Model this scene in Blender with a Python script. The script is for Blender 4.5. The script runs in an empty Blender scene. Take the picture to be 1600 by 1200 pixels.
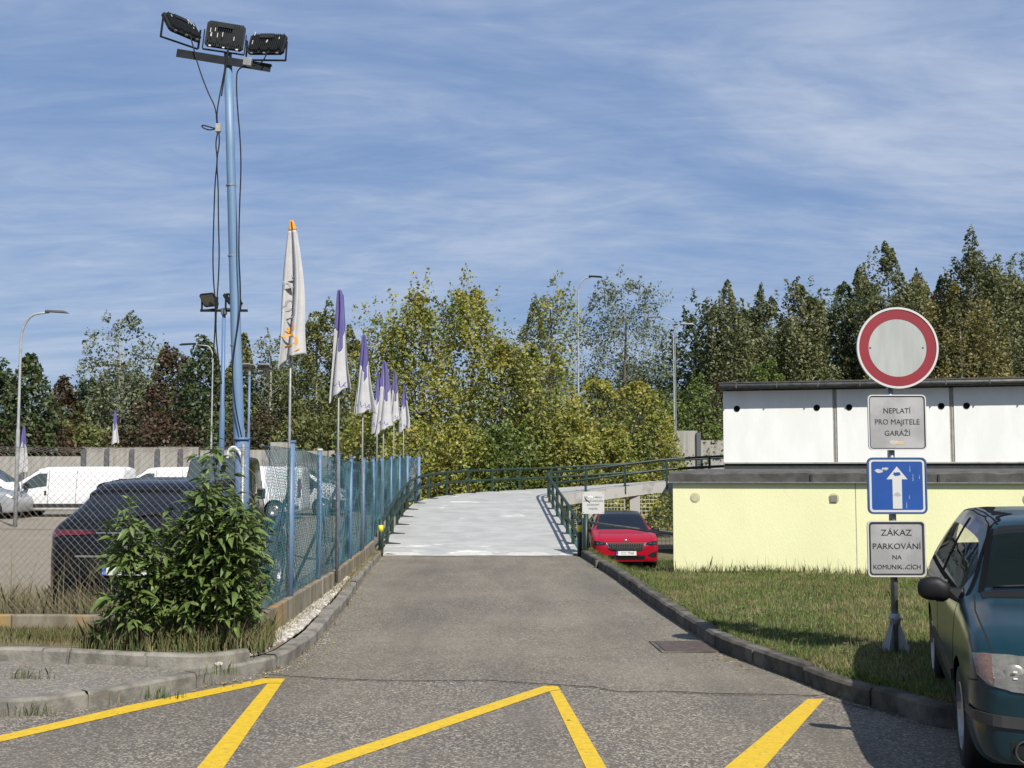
import bpy, bmesh, math, random
import numpy as np
from mathutils import Vector, Matrix, Euler
from mathutils.bvhtree import BVHTree
from mathutils.geometry import tessellate_polygon
random.seed(7); RNG = np.random.default_rng(7)
scene = bpy.context.scene
col = scene.collection
R = math.radians

# ------------------------------------------------------------ camera, sky, sun, exposure
F, CX, CY, EYE, PITCH = 1850.0, 800.0, 600.0, 1.72, math.atan(139 / 1850.0)
cd = bpy.data.cameras.new('camera'); cam = bpy.data.objects.new('camera', cd); col.objects.link(cam)
cam.location = (0, 0, EYE); cam.rotation_euler = (R(90) + PITCH, 0, 0)
cd.sensor_width = 36.0; cd.lens = 36.0 * F / 1600.0; cd.clip_start = 0.1; cd.clip_end = 5000
scene.camera = cam

SUNV = Vector((0.45, -0.85, 1.0)).normalized()
w = bpy.data.worlds.new('World'); scene.world = w; w.use_nodes = True
nt = w.node_tree; nt.nodes.clear()
def N(nt, t, **k):
    n = nt.nodes.new(t)
    for a, b in k.items(): setattr(n, a, b)
    return n
out = N(nt, 'ShaderNodeOutputWorld'); bg = N(nt, 'ShaderNodeBackground'); bg.inputs['Strength'].default_value = 0.081
sky = N(nt, 'ShaderNodeTexSky', sky_type='NISHITA', sun_disc=False, sun_elevation=math.asin(SUNV.z),
        sun_rotation=math.atan2(SUNV.x, SUNV.y), altitude=300, air_density=1.0, dust_density=0.6, ozone_density=1.6)
tc = N(nt, 'ShaderNodeTexCoord'); sep = N(nt, 'ShaderNodeSeparateXYZ'); nt.links.new(tc.outputs['Generated'], sep.inputs[0])
def mth(nt, op, a, b=None, clamp=False):
    m = N(nt, 'ShaderNodeMath', operation=op, use_clamp=clamp)
    for i, v in enumerate((a, b)):
        if v is None: continue
        if isinstance(v, (int, float)): m.inputs[i].default_value = v
        else: nt.links.new(v, m.inputs[i])
    return m.outputs[0]
zz = mth(nt, 'ADD', mth(nt, 'MAXIMUM', sep.outputs[2], 0.0), 0.16)
cmb = N(nt, 'ShaderNodeCombineXYZ')
nt.links.new(mth(nt, 'DIVIDE', sep.outputs[0], zz), cmb.inputs[0]); nt.links.new(mth(nt, 'DIVIDE', sep.outputs[1], zz), cmb.inputs[1])
def sky_noise(rot, sc, scale, detail, dist):
    mp = N(nt, 'ShaderNodeMapping'); mp.inputs['Rotation'].default_value = (0, 0, rot); mp.inputs['Scale'].default_value = sc
    nt.links.new(cmb.outputs[0], mp.inputs[0])
    no = N(nt, 'ShaderNodeTexNoise'); no.inputs['Scale'].default_value = scale; no.inputs['Detail'].default_value = detail
    no.inputs['Distortion'].default_value = dist; no.inputs['Roughness'].default_value = 0.6
    nt.links.new(mp.outputs[0], no.inputs[0]); return no.outputs[0]
n1 = sky_noise(R(24), (0.55, 1.05, 1), 0.9, 6, 0.9)
n2 = sky_noise(R(40), (0.8, 2.3, 1), 2.2, 9, 1.8)
n3 = sky_noise(R(-15), (0.5, 0.8, 1), 0.6, 2, 0.2)
n4 = sky_noise(R(-20), (1.6, 4.0, 1), 4.5, 9, 1.2)
s = mth(nt, 'ADD', mth(nt, 'ADD', mth(nt, 'MULTIPLY', n1, 0.55), mth(nt, 'MULTIPLY', n4, 0.07)), mth(nt, 'ADD', mth(nt, 'MULTIPLY', n2, 0.20), mth(nt, 'MULTIPLY', n3, 0.40)))
mr = N(nt, 'ShaderNodeMapRange', interpolation_type='SMOOTHSTEP'); nt.links.new(s, mr.inputs[0])
mr.inputs[1].default_value = 0.50; mr.inputs[2].default_value = 0.82; mr.inputs[3].default_value = 0.06; mr.inputs[4].default_value = 0.92
mb_ = N(nt, 'ShaderNodeMix', data_type='RGBA'); mb_.inputs[0].default_value = 0.75; nt.links.new(sky.outputs[0], mb_.inputs[6])
mb_.inputs[7].default_value = (1.45, 2.50, 4.85, 1)
mx = N(nt, 'ShaderNodeMix', data_type='RGBA'); nt.links.new(mr.outputs[0], mx.inputs[0]); nt.links.new(mb_.outputs[2], mx.inputs[6])
mx.inputs[7].default_value = (5.1, 5.75, 6.9, 1)
nt.links.new(mx.outputs[2], bg.inputs[0]); nt.links.new(bg.outputs[0], out.inputs[0])

sl = bpy.data.lights.new('sun', 'SUN'); sl.energy = 5.0; sl.angle = R(0.53); sl.color = (1.0, 0.95, 0.87)
so = bpy.data.objects.new('sun', sl); col.objects.link(so); so.location = (20, -30, 50)
so.rotation_euler = (-SUNV).to_track_quat('-Z', 'Y').to_euler()
scene.view_settings.view_transform = 'Standard'; scene.view_settings.look = 'None'
scene.view_settings.exposure = 0.5; scene.view_settings.gamma = 1.0; scene.view_settings.use_curve_mapping = False

# ------------------------------------------------------------ helpers
def ray(px, py):
    xc, yc = (px - CX) / F, (CY - py) / F
    c, s_ = math.cos(PITCH), math.sin(PITCH)
    return Vector((xc, c - yc * s_, s_ + yc * c))
def at(px, py, d):
    r = ray(px, py); return Vector((0, 0, EYE)) + r * (d / r.y)
def G(px, py, z=0.0):
    r = ray(px, py); return Vector((0, 0, EYE)) + r * ((z - EYE) / r.z)
def ppm(d): return F / d

def tag(o, label=None, cat=None, group=None, kind=None):
    if label: o['label'] = label
    if cat: o['category'] = cat
    if group: o['group'] = group
    if kind: o['kind'] = kind
    return o
def empty(name, loc=(0, 0, 0), rz=0.0, label=None, cat=None, group=None, kind=None, parent=None):
    o = bpy.data.objects.new(name, None); o.location = loc; o.rotation_euler = (0, 0, rz); o.empty_display_size = 0.2
    col.objects.link(o)
    if parent: o.parent = parent
    return tag(o, label, cat, group, kind)
def copy_tree(o, parent=None):
    c = o.copy(); col.objects.link(c); c.parent = parent
    for ch in list(o.children): copy_tree(ch, c)
    return c

class MB:
    def __init__(s): s.v = []; s.f = []; s.m = []
    def add(s, vs, fs, m=0):
        b = len(s.v); s.v += [tuple(v) for v in vs]
        s.f += [tuple(b + i for i in f) for f in fs]; s.m += [m] * len(fs); return s
    def box(s, x0, x1, y0, y1, z0, z1, m=0, M=None):
        vs = [Vector(p) for p in ((x0,y0,z0),(x1,y0,z0),(x1,y1,z0),(x0,y1,z0),(x0,y0,z1),(x1,y0,z1),(x1,y1,z1),(x0,y1,z1))]
        if M is not None: vs = [M @ v for v in vs]
        return s.add(vs, [(0,3,2,1),(4,5,6,7),(0,1,5,4),(1,2,6,5),(2,3,7,6),(3,0,4,7)], m)
    def tube(s, pts, r, n=8, m=0, cap=True, phase=0.0):
        pts = [Vector(p) for p in pts]; k = len(pts)
        rr = r if isinstance(r, (list, tuple)) else [r] * k
        vs = []; up = None
        for i, p in enumerate(pts):
            t = (pts[min(i+1, k-1)] - pts[max(i-1, 0)])
            if t.length < 1e-9: t = Vector((0, 0, 1))
            t.normalize()
            if up is None: up = Vector((0, 0, 1)) if abs(t.z) < 0.9 else Vector((0, 1, 0))
            a = (up - t * up.dot(t))
            if a.length < 1e-5: a = t.orthogonal()
            a.normalize(); b = t.cross(a); up = a
            for j in range(n):
                an = 2 * math.pi * j / n + phase
                vs.append(p + (a * math.cos(an) + b * math.sin(an)) * rr[i])
        fs = [(i*n+j, i*n+(j+1) % n, (i+1)*n+(j+1) % n, (i+1)*n+j) for i in range(k-1) for j in range(n)]
        if cap and n > 2: fs += [tuple(range(n))[::-1], tuple((k-1)*n + j for j in range(n))]
        return s.add(vs, fs, m)
    def prism(s, poly, z0, z1, m=0, M=None):
        n = len(poly); vs = [Vector((p[0], p[1], z0)) for p in poly] + [Vector((p[0], p[1], z1)) for p in poly]
        if M is not None: vs = [M @ v for v in vs]
        return s.add(vs, [tuple(range(n))[::-1], tuple(range(n, 2*n))] + [(i, (i+1) % n, n+(i+1) % n, n+i) for i in range(n)], m)
    def build(s, name, mats, parent=None, smooth=False, M=None, bevel=0, label=None):
        me = bpy.data.meshes.new(name); me.from_pydata([tuple(v) for v in s.v], [], s.f)
        for m in (mats if isinstance(mats, (list, tuple)) else [mats]): me.materials.append(m)
        if len(me.materials) > 1: me.polygons.foreach_set('material_index', s.m)
        bm = bmesh.new(); bm.from_mesh(me); bmesh.ops.recalc_face_normals(bm, faces=bm.faces); bm.to_mesh(me); bm.free()
        if smooth: me.polygons.foreach_set('use_smooth', [True] * len(me.polygons))
        me.update()
        o = bpy.data.objects.new(name, me); col.objects.link(o)
        if parent: o.parent = parent
        if M is not None: o.matrix_local = M
        if bevel:
            b = o.modifiers.new('bevel', 'BEVEL'); b.width = bevel; b.segments = 2; b.limit_method = 'ANGLE'
        if label: o['label'] = label
        return o
def lathe(mb, prof, n=24, M=None, m=0):
    vs = []
    for j in range(n):
        a = 2 * math.pi * j / n
        for (r, z) in prof: vs.append(Vector((r * math.cos(a), r * math.sin(a), z)))
    if M is not None: vs = [M @ v for v in vs]
    k = len(prof)
    fs = [(j*k+i, ((j+1) % n)*k+i, ((j+1) % n)*k+i+1, j*k+i+1) for j in range(n) for i in range(k-1)]
    return mb.add(vs, fs, m)
def np_mesh(name, verts, nper, mats, parent=None, midx=None):
    """verts (k*nper,3), faces of nper consecutive verts"""
    k = len(verts) // nper
    me = bpy.data.meshes.new(name); me.vertices.add(len(verts)); me.vertices.foreach_set('co', np.asarray(verts, np.float32).ravel())
    me.loops.add(len(verts)); me.loops.foreach_set('vertex_index', np.arange(len(verts), dtype=np.int32))
    me.polygons.add(k); me.polygons.foreach_set('loop_start', np.arange(k, dtype=np.int32) * nper)
    for m in (mats if isinstance(mats, (list, tuple)) else [mats]): me.materials.append(m)
    if midx is not None: me.polygons.foreach_set('material_index', np.asarray(midx, np.int32))
    me.update(calc_edges=True); me.validate()
    o = bpy.data.objects.new(name, me); col.objects.link(o)
    if parent: o.parent = parent
    return o
def text(name, s, size, mat, parent, M, align='CENTER', extrude=0.0008, sx=1.0):
    cu = bpy.data.curves.new(name, 'FONT'); cu.body = s; cu.size = size; cu.align_x = align; cu.align_y = 'CENTER'
    cu.extrude = extrude; cu.resolution_u = 3
    t = bpy.data.objects.new('tmp', cu); col.objects.link(t)
    me = bpy.data.meshes.new_from_object(t.evaluated_get(bpy.context.evaluated_depsgraph_get()))
    bpy.data.objects.remove(t); me.name = name; me.materials.clear(); me.materials.append(mat)
    o = bpy.data.objects.new(name, me); col.objects.link(o); o.parent = parent
    o.matrix_local = M @ Matrix.Diagonal((sx, 1, 1, 1)); return o
FACE = Matrix.Rotation(R(90), 4, 'X')       # text plane facing -Y

# ------------------------------------------------------------ materials
ALB = 0.76
def mat(name, c1, c2=None, rough=0.7, metal=0.0, scale=5.0, detail=6, bump=0.0, bscale=None, lo=0.35, hi=0.65,
        c3=None, s3=0.6, lo3=0.45, hi3=0.7, coat=0.0, island=0.0, trans=0.0, stretch=(1, 1, 1), spec=0.5, coord='pos', bdist=0.01):
    c1, c2, c3 = (None if c is None else tuple(v * ALB for v in c) for c in (c1, c2, c3))
    m = bpy.data.materials.new(name); m.use_nodes = True; t = m.node_tree; p = t.nodes['Principled BSDF']
    p.inputs['Roughness'].default_value = rough; p.inputs['Metallic'].default_value = metal
    p.inputs['Coat Weight'].default_value = coat; p.inputs['Coat Roughness'].default_value = 0.04
    p.inputs['Specular IOR Level'].default_value = spec
    if coord == 'pos': g = N(t, 'ShaderNodeNewGeometry'); src = g.outputs['Position']
    else: g = N(t, 'ShaderNodeTexCoord'); src = g.outputs['Object']
    mp = N(t, 'ShaderNodeMapping'); mp.inputs['Scale'].default_value = stretch; t.links.new(src, mp.inputs[0])
    def noise(sc, det=detail, rg=0.6):
        n = N(t, 'ShaderNodeTexNoise'); n.inputs['Scale'].default_value = sc; n.inputs['Detail'].default_value = det
        n.inputs['Roughness'].default_value = rg; t.links.new(mp.outputs[0], n.inputs[0]); return n.outputs[0]
    def mrange(v, a, b):
        r_ = N(t, 'ShaderNodeMapRange', interpolation_type='SMOOTHSTEP'); t.links.new(v, r_.inputs[0])
        r_.inputs[1].default_value = a; r_.inputs[2].default_value = b; return r_.outputs[0]
    def mix(f, a, b):
        x = N(t, 'ShaderNodeMix', data_type='RGBA')
        if isinstance(f, float): x.inputs[0].default_value = f
        else: t.links.new(f, x.inputs[0])
        for i, v in ((6, a), (7, b)):
            if isinstance(v, tuple): x.inputs[i].default_value = (*v, 1)
            else: t.links.new(v, x.inputs[i])
        return x.outputs[2]
    cur = tuple(c1)
    if c2: cur = mix(mrange(noise(scale), lo, hi), cur, tuple(c2))
    if c3: cur = mix(mrange(noise(s3), lo3, hi3), cur, tuple(c3))
    if island:
        gi = N(t, 'ShaderNodeNewGeometry'); hs = N(t, 'ShaderNodeHueSaturation')
        mr_ = N(t, 'ShaderNodeMapRange'); t.links.new(gi.outputs['Random Per Island'], mr_.inputs[0])
        mr_.inputs[3].default_value = 1 - island; mr_.inputs[4].default_value = 1 + island
        t.links.new(mr_.outputs[0], hs.inputs['Value'])
        mr2 = N(t, 'ShaderNodeMapRange'); t.links.new(mth(t, 'FRACT', mth(t, 'MULTIPLY', gi.outputs['Random Per Island'], 37.0)), mr2.inputs[0])
        mr2.inputs[3].default_value = 0.5 - 0.06 * island; mr2.inputs[4].default_value = 0.5 + 0.05 * island
        t.links.new(mr2.outputs[0], hs.inputs['Hue'])
        if isinstance(cur, tuple): hs.inputs['Color'].default_value = (*cur, 1)
        else: t.links.new(cur, hs.inputs['Color'])
        cur = hs.outputs[0]
    if isinstance(cur, tuple): p.inputs['Base Color'].default_value = (*cur, 1)
    else: t.links.new(cur, p.inputs['Base Color'])
    if bump:
        b = N(t, 'ShaderNodeBump'); b.inputs['Strength'].default_value = bump; b.inputs['Distance'].default_value = bdist
        t.links.new(noise(bscale or scale * 6, 4), b.inputs['Height']); t.links.new(b.outputs[0], p.inputs['Normal'])
    if trans:
        tr = N(t, 'ShaderNodeBsdfTranslucent'); ms = N(t, 'ShaderNodeMixShader'); ms.inputs[0].default_value = trans
        if isinstance(cur, tuple): tr.inputs[0].default_value = (*cur, 1)
        else: t.links.new(cur, tr.inputs[0])
        t.links.new(p.outputs[0], ms.inputs[1]); t.links.new(tr.outputs[0], ms.inputs[2])
        t.links.new(ms.outputs[0], t.nodes['Material Output'].inputs[0])
    return m
def glass_mat(name, tint, alpha):
    m = bpy.data.materials.new(name); m.use_nodes = True; t = m.node_tree; p = t.nodes['Principled BSDF']
    p.inputs['Base Color'].default_value = (*tint, 1); p.inputs['Roughness'].default_value = 0.02; p.inputs['Alpha'].default_value = alpha
    p.inputs['Specular IOR Level'].default_value = 0.7
    return m
# asphalt: fine aggregate speckle over broad tonal drift
def asphalt(name, dark, light, tint, drift):
    dark, light, tint, drift = (tuple(v * ALB * k for v, k in zip(c, (1.02, .99, .93))) for c in (dark, light, tint, drift))
    m = bpy.data.materials.new(name); m.use_nodes = True; t = m.node_tree; p = t.nodes['Principled BSDF']
    g = N(t, 'ShaderNodeNewGeometry')
    def noise(sc, det, st=(1, 1, 1)):
        mp = N(t, 'ShaderNodeMapping'); mp.inputs['Scale'].default_value = st; t.links.new(g.outputs['Position'], mp.inputs[0])
        n = N(t, 'ShaderNodeTexNoise'); n.inputs['Scale'].default_value = sc; n.inputs['Detail'].default_value = det; n.inputs['Roughness'].default_value = 0.65
        t.links.new(mp.outputs[0], n.inputs[0]); return n.outputs[0]
    def mrange(v, a, b, c=0.0, d=1.0):
        r_ = N(t, 'ShaderNodeMapRange'); t.links.new(v, r_.inputs[0])
        for i, q in enumerate((a, b, c, d)): r_.inputs[1+i].default_value = q
        return r_.outputs[0]
    def mix(f, a, b, bt='MIX'):
        x = N(t, 'ShaderNodeMix', data_type='RGBA', blend_type=bt); t.links.new(f, x.inputs[0]) if not isinstance(f, float) else setattr(x.inputs[0], 'default_value', f)
        for i, v in ((6, a), (7, b)):
            if isinstance(v, tuple): x.inputs[i].default_value = (*v, 1)
            else: t.links.new(v, x.inputs[i])
        return x.outputs[2]
    vo = N(t, 'ShaderNodeTexVoronoi'); vo.inputs['Scale'].default_value = 72; t.links.new(g.outputs['Position'], vo.inputs['Vector'])
    sx = N(t, 'ShaderNodeSeparateColor'); t.links.new(vo.outputs['Color'], sx.inputs[0])
    speck = mrange(sx.outputs[0], 0.55, 0.95)
    c = mix(speck, dark, light)
    c = mix(mrange(noise(0.55, 4), 0.4, 0.68), c, mix(0.5, c, tint))
    c = mix(mrange(noise(1.1, 3, (1.0, 0.16, 1)), 0.44, 0.66), c, mix(0.5, c, drift))
    c = mix(mrange(noise(9, 5), 0.55, 0.8), c, mix(0.4, c, dark))
    t.links.new(c, p.inputs['Base Color']); p.inputs['Roughness'].default_value = 0.85
    b = N(t, 'ShaderNodeBump'); b.inputs['Strength'].default_value = 0.5; b.inputs['Distance'].default_value = 0.004
    t.links.new(mth(t, 'ADD', sx.outputs[0], mth(t, 'MULTIPLY', noise(60, 3), 0.7)), b.inputs['Height']); t.links.new(b.outputs[0], p.inputs['Normal'])
    return m
A_NEAR = asphalt('asphalt', (0.102, 0.092, 0.079), (0.40, 0.365, 0.31), (0.225, 0.202, 0.168), (0.095, 0.086, 0.073))
A_DRIVE = asphalt('driveway_asphalt', (0.118, 0.105, 0.087), (0.34, 0.31, 0.26), (0.28, 0.25, 0.203), (0.088, 0.078, 0.064))
A_LOT = asphalt('lot_asphalt', (0.19, 0.165, 0.13), (0.38, 0.34, 0.275), (0.33, 0.29, 0.225), (0.22, 0.195, 0.155))
A_WALK = asphalt('pavement_asphalt', (0.145, 0.135, 0.12), (0.38, 0.355, 0.315), (0.25, 0.232, 0.205), (0.145, 0.135, 0.12))
COAT = mat('ramp_coating', (0.37, 0.37, 0.355), (0.47, 0.465, 0.445), rough=0.6, scale=3.2, bump=0.15, bscale=12, c3=(0.80, 0.78, 0.70), s3=1.25, lo3=0.60, hi3=0.68, stretch=(0.55, 1.0, 1))
COATW = mat('ramp_white_patch', (0.62, 0.61, 0.55), (0.52, 0.51, 0.47), rough=0.6, scale=8)
STAIN = mat('ramp_stain', (0.40, 0.38, 0.33), (0.46, 0.45, 0.42), rough=0.7, scale=5)
CONC = mat('concrete', (0.25, 0.235, 0.20), (0.13, 0.12, 0.10), rough=0.92, scale=5.5, bump=0.7, bscale=35, c3=(0.33, 0.31, 0.26), s3=1.6)
CONCD = mat('old_kerb_concrete', (0.105, 0.092, 0.072), (0.045, 0.040, 0.030), rough=0.92, scale=6, bump=0.6, bscale=45, c3=(0.19, 0.17, 0.14), s3=2.2)
CONCB = mat('barrier_concrete', (0.40, 0.385, 0.35), (0.29, 0.275, 0.245), rough=0.9, scale=1.5, stretch=(3, 3, 0.3))
CONCW = mat('plinth_concrete', (0.27, 0.24, 0.18), (0.15, 0.125, 0.08), rough=0.92, scale=3, stretch=(2, 2, 0.5), bump=0.4, bscale=30, c3=(0.36, 0.22, 0.07), s3=1.6, lo3=0.52, hi3=0.7)
SLABW = mat('deck_concrete', (0.42, 0.41, 0.38), (0.22, 0.21, 0.185), rough=0.85, scale=3, bump=0.3, lo=0.5, hi=0.75)
YELL = mat('yellow_render', (0.90, 0.895, 0.53), (0.86, 0.855, 0.50), rough=0.85, scale=1.6, bump=0.35, bscale=45, c3=(0.78, 0.74, 0.42), s3=2.6, lo3=0.60, hi3=0.86, stretch=(1, 1, .45))
WHITEW = mat('white_render', (0.93, 0.94, 0.91), (0.86, 0.87, 0.83), rough=0.85, scale=1.2, bump=0.3, bscale=40, stretch=(1.5, 1.5, 0.5))
GREYJ = mat('grey_joint_strip', (0.45, 0.44, 0.39), (0.33, 0.32, 0.28), rough=0.85, scale=6)
FELT = mat('roofing_felt', (0.060, 0.058, 0.053), (0.115, 0.11, 0.10), rough=0.9, scale=4, bump=0.5, bscale=30)
BITUM = mat('bitumen', (0.03, 0.03, 0.032), (0.05, 0.048, 0.046), rough=0.75, scale=5)
EAVE = mat('weathered_eave', (0.17, 0.165, 0.15), (0.075, 0.07, 0.062), rough=0.9, scale=7, stretch=(1, 1, 0.4))
GUTTER = mat('grey_gutter', (0.12, 0.12, 0.115), (0.19, 0.19, 0.18), rough=0.5, scale=6, metal=0.3)
BLACKH = mat('vent_black', (0.006, 0.006, 0.006), rough=0.8)
GREEN_P = mat('green_railing_paint', (0.008, 0.028, 0.018), (0.016, 0.042, 0.028), rough=0.5, scale=12, bump=0.1)
BLUE_P = mat('blue_post_paint', (0.085, 0.165, 0.31), (0.13, 0.21, 0.34), rough=0.5, scale=5, stretch=(1, 1, 0.25), c3=(0.42, 0.44, 0.44), s3=11, lo3=0.66, hi3=0.72)
BLUE_M = mat('mast_blue_paint', (0.12, 0.22, 0.37), (0.17, 0.27, 0.41), rough=0.5, scale=3, stretch=(2, 2, 0.3), c3=(0.10, 0.17, 0.30), s3=5, lo3=0.62, hi3=0.75)
WIRE_G = mat('wire_grey', (0.16, 0.15, 0.13), (0.09, 0.08, 0.07), rough=0.6, metal=0.3, scale=9)
WIRE_B = mat('wire_blue_green', (0.055, 0.15, 0.15), (0.08, 0.19, 0.25), rough=0.5, scale=2)
WIRE_L = mat('wire_light', (0.40, 0.41, 0.38), rough=0.5)
GALV = mat('galvanised_steel', (0.36, 0.37, 0.37), (0.26, 0.265, 0.265), rough=0.5, metal=0.5, scale=20)
PALEPOLE = mat('pale_pole', (0.40, 0.41, 0.41), (0.30, 0.31, 0.31), rough=0.5, scale=4)
STEELD = mat('dark_steel', (0.012, 0.015, 0.019), (0.02, 0.022, 0.026), rough=0.75, scale=8, spec=0.2)
BLACKPL = mat('black_plastic', (0.008, 0.008, 0.009), rough=0.55, spec=0.3)
DKGREYPL = mat('grey_black_plastic', (0.028, 0.028, 0.030), (0.04, 0.04, 0.042), rough=0.55, scale=6)
LAMPHEAD = mat('lamp_head_grey', (0.10, 0.105, 0.11), rough=0.5)
DROP = mat('bird_lime', (0.62, 0.61, 0.57), rough=0.9)
YLAB = mat('yellow_label', (0.80, 0.68, 0.02), rough=0.5)
YPAINT = mat('yellow_road_paint', (0.74, 0.49, 0.014), (0.62, 0.41, 0.014), rough=0.65, scale=18, bump=0.5, bscale=90, c3=(0.22, 0.18, 0.10), s3=26, lo3=0.60, hi3=0.70, bdist=0.004)
SOIL = mat('soil', (0.13, 0.105, 0.07), (0.19, 0.155, 0.10), rough=0.95, scale=3, bump=0.6, bscale=30, c3=(0.08, 0.10, 0.035), s3=1.1)
LAWN = mat('lawn_soil', (0.10, 0.105, 0.04), (0.16, 0.14, 0.075), rough=0.95, scale=2, bump=0.8, bscale=25)
GRASS = mat('grass_blades', (0.17, 0.225, 0.055), (0.38, 0.34, 0.15), rough=0.7, scale=1.3, island=0.6, trans=0.4, c3=(0.20, 0.29, 0.065), s3=4, lo=0.44, hi=0.66)
DRYG = mat('dry_grass', (0.36, 0.30, 0.16), (0.22, 0.19, 0.08), rough=0.8, scale=2, island=0.4, trans=0.25)
WEEDG = mat('weed_green', (0.07, 0.12, 0.028), (0.13, 0.16, 0.04), rough=0.7, scale=2, island=0.35, trans=0.3)
STONE = mat('gravel_stone', (0.50, 0.47, 0.41), (0.33, 0.30, 0.26), rough=0.85, scale=3, island=0.4)
RUSTY = mat('drain_iron', (0.065, 0.042, 0.035), (0.10, 0.072, 0.06), rough=0.8, scale=14, bump=0.3)
CRACK = mat('crack', (0.03, 0.028, 0.025), rough=1.0)
BARK = mat('bark', (0.16, 0.14, 0.11), (0.08, 0.07, 0.055), rough=0.95, scale=6, bump=0.5)
BIRCH = mat('pale_bark', (0.42, 0.40, 0.35), (0.20, 0.19, 0.16), rough=0.9, scale=5)
def leafm(name, a, b, c3=None, island=0.24, trans=0.32, scale=0.5, s3=1.3): return mat(name, a, b, rough=0.55, scale=scale, island=island, trans=trans, c3=c3, s3=s3, lo=0.4, hi=0.62, detail=3)
LF = {
 'dark':  leafm('leaf_dark', (0.055, 0.085, 0.026), (0.09, 0.125, 0.04)),
 'olive': leafm('leaf_olive', (0.12, 0.14, 0.035), (0.19, 0.20, 0.055)),
 'grey':  leafm('leaf_grey', (0.15, 0.18, 0.09), (0.22, 0.25, 0.14)),
 'poplar': leafm('leaf_poplar', (0.13, 0.15, 0.055), (0.20, 0.21, 0.085)),
 'birch': leafm('leaf_birch', (0.24, 0.20, 0.055), (0.15, 0.155, 0.05)),
 'rust':  leafm('leaf_rust', (0.085, 0.055, 0.03), (0.12, 0.062, 0.035), c3=(0.06, 0.07, 0.03)),
 'brown': leafm('leaf_brown', (0.075, 0.06, 0.025), (0.06, 0.07, 0.022), c3=(0.11, 0.06, 0.028)),
 'yellow': leafm('leaf_yellow', (0.31, 0.32, 0.055), (0.17, 0.215, 0.04), c3=(0.45, 0.40, 0.085), island=0.28, trans=0.35),
 'ygreen': leafm('leaf_yellow_green', (0.18, 0.235, 0.042), (0.11, 0.165, 0.033), island=0.28, trans=0.35),
}
BUSHL = mat('bush_leaf', (0.095, 0.15, 0.036), (0.165, 0.235, 0.060), rough=0.5, scale=4, trans=0.28, coord='pos', c3=(0.27, 0.34, 0.10), s3=9, lo3=0.55, hi3=0.68)
STEMG = mat('bush_stem', (0.07, 0.085, 0.03), (0.12, 0.10, 0.05), rough=0.7, scale=5)
# ------------------------------------------------------------ polylines
def resample(pts, step):
    pts = [Vector(p) for p in pts]; acc = [0]
    for a, b in zip(pts, pts[1:]): acc.append(acc[-1] + (b - a).length)
    n = max(1, round(acc[-1] / step)); o = []
    for i in range(n + 1):
        s_ = acc[-1] * i / n; j = 0
        while j < len(pts) - 2 and acc[j+1] < s_: j += 1
        t = (s_ - acc[j]) / max(1e-9, acc[j+1] - acc[j]); o.append(pts[j].lerp(pts[j+1], t))
    return o
def smooth(pts, it=3):
    pts = [Vector(p) for p in pts]
    for _ in range(it):
        q = [pts[0]]
        for a, b in zip(pts, pts[1:]): q += [a.lerp(b, .25), a.lerp(b, .75)]
        q.append(pts[-1]); pts = q
    return pts
def offset(pts, d):     # offset to the left of travel, xy
    o = []
    for i, p in enumerate(pts):
        t = pts[min(i+1, len(pts)-1)] - pts[max(i-1, 0)]; t.z = 0; t.normalize()
        o.append(Vector((p.x - t.y * d, p.y + t.x * d, p.z)))
    return o
def sheet(name, poly, z, m, kind='structure', label=None):
    V = [Vector((p[0], p[1], z)) for p in poly]; me = bpy.data.meshes.new(name)
    T_ = [t if (V[t[1]] - V[t[0]]).cross(V[t[2]] - V[t[0]]).z > 0 else t[::-1] for t in tessellate_polygon([V])]
    me.from_pydata([tuple(v) for v in V], [], T_); me.materials.append(m)
    o = bpy.data.objects.new(name, me); col.objects.link(o); return tag(o, label, None, None, kind)
def sstep(a, b, x):
    t = min(1, max(0, (x - a) / (b - a))); return t * t * (3 - 2 * t)

# ------------------------------------------------------------ ground, road
KL = [Vector((-2.70, 24.75, 0)), G(571, 900), G(541, 948), G(513, 981), G(495, 1003), G(474, 1021), G(445, 1043), G(400, 1054), G(325, 1071), G(231, 1090), G(147, 1106), G(0, 1124)]
KL = KL + [Vector((-12, G(0, 1124).y - 1.5, 0))]
KR = [Vector((1.42, 24.75, 0)), G(944, 893), G(981, 918), G(1012, 943), G(1069, 981), G(1097, 999), G(1125, 1019), G(1159, 1032), G(1203, 1049), G(1250, 1066), G(1287, 1082), G(1337, 1099), G(1394, 1114), G(1468, 1142)]
KR = KR + [Vector((3.9, 7.75, 0)), Vector((5.5, 7.5, 0)), Vector((14, 7.0, 0))]
KLs, KRs = smooth(KL, 2), smooth(KR, 2)
RS_R, RS_L = Vector((1.40, 24.75, 0)), Vector((-2.71, 24.75, 0))      # where the ramp starts
ground = sheet('ground', [(-900, -900), (900, -900), (900, 1800), (-900, 1800)], -1.0, SOIL)
poly = [(-60, -40), (60, -40), (60, 6.9)] + [(p.x, p.y) for p in KRs[::-1]] + [(p.x, p.y) for p in KLs] + [(-60, 5)]
sheet('road', poly, 0.0, A_NEAR)
SEAMP = [(446, 1056), (530, 1061), (640, 1064), (760, 1063), (860, 1069.5), (925, 1073), (965, 1081), (1040, 1080), (1120, 1084), (1200, 1085), (1280, 1087)]
sp_ = [G(x, y, .0) for x, y in SEAMP]; yl, yr = sp_[0].y, sp_[-1].y
dl = [p for p in KLs if p.y > yl + .02]; dr = [p for p in KRs if p.y > yr + .02]
sheet('driveway', [(p.x, p.y) for p in dl] + [(p.x, p.y) for p in sp_] + [(p.x, p.y) for p in dr[::-1]], 0.004, A_DRIVE)
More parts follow.
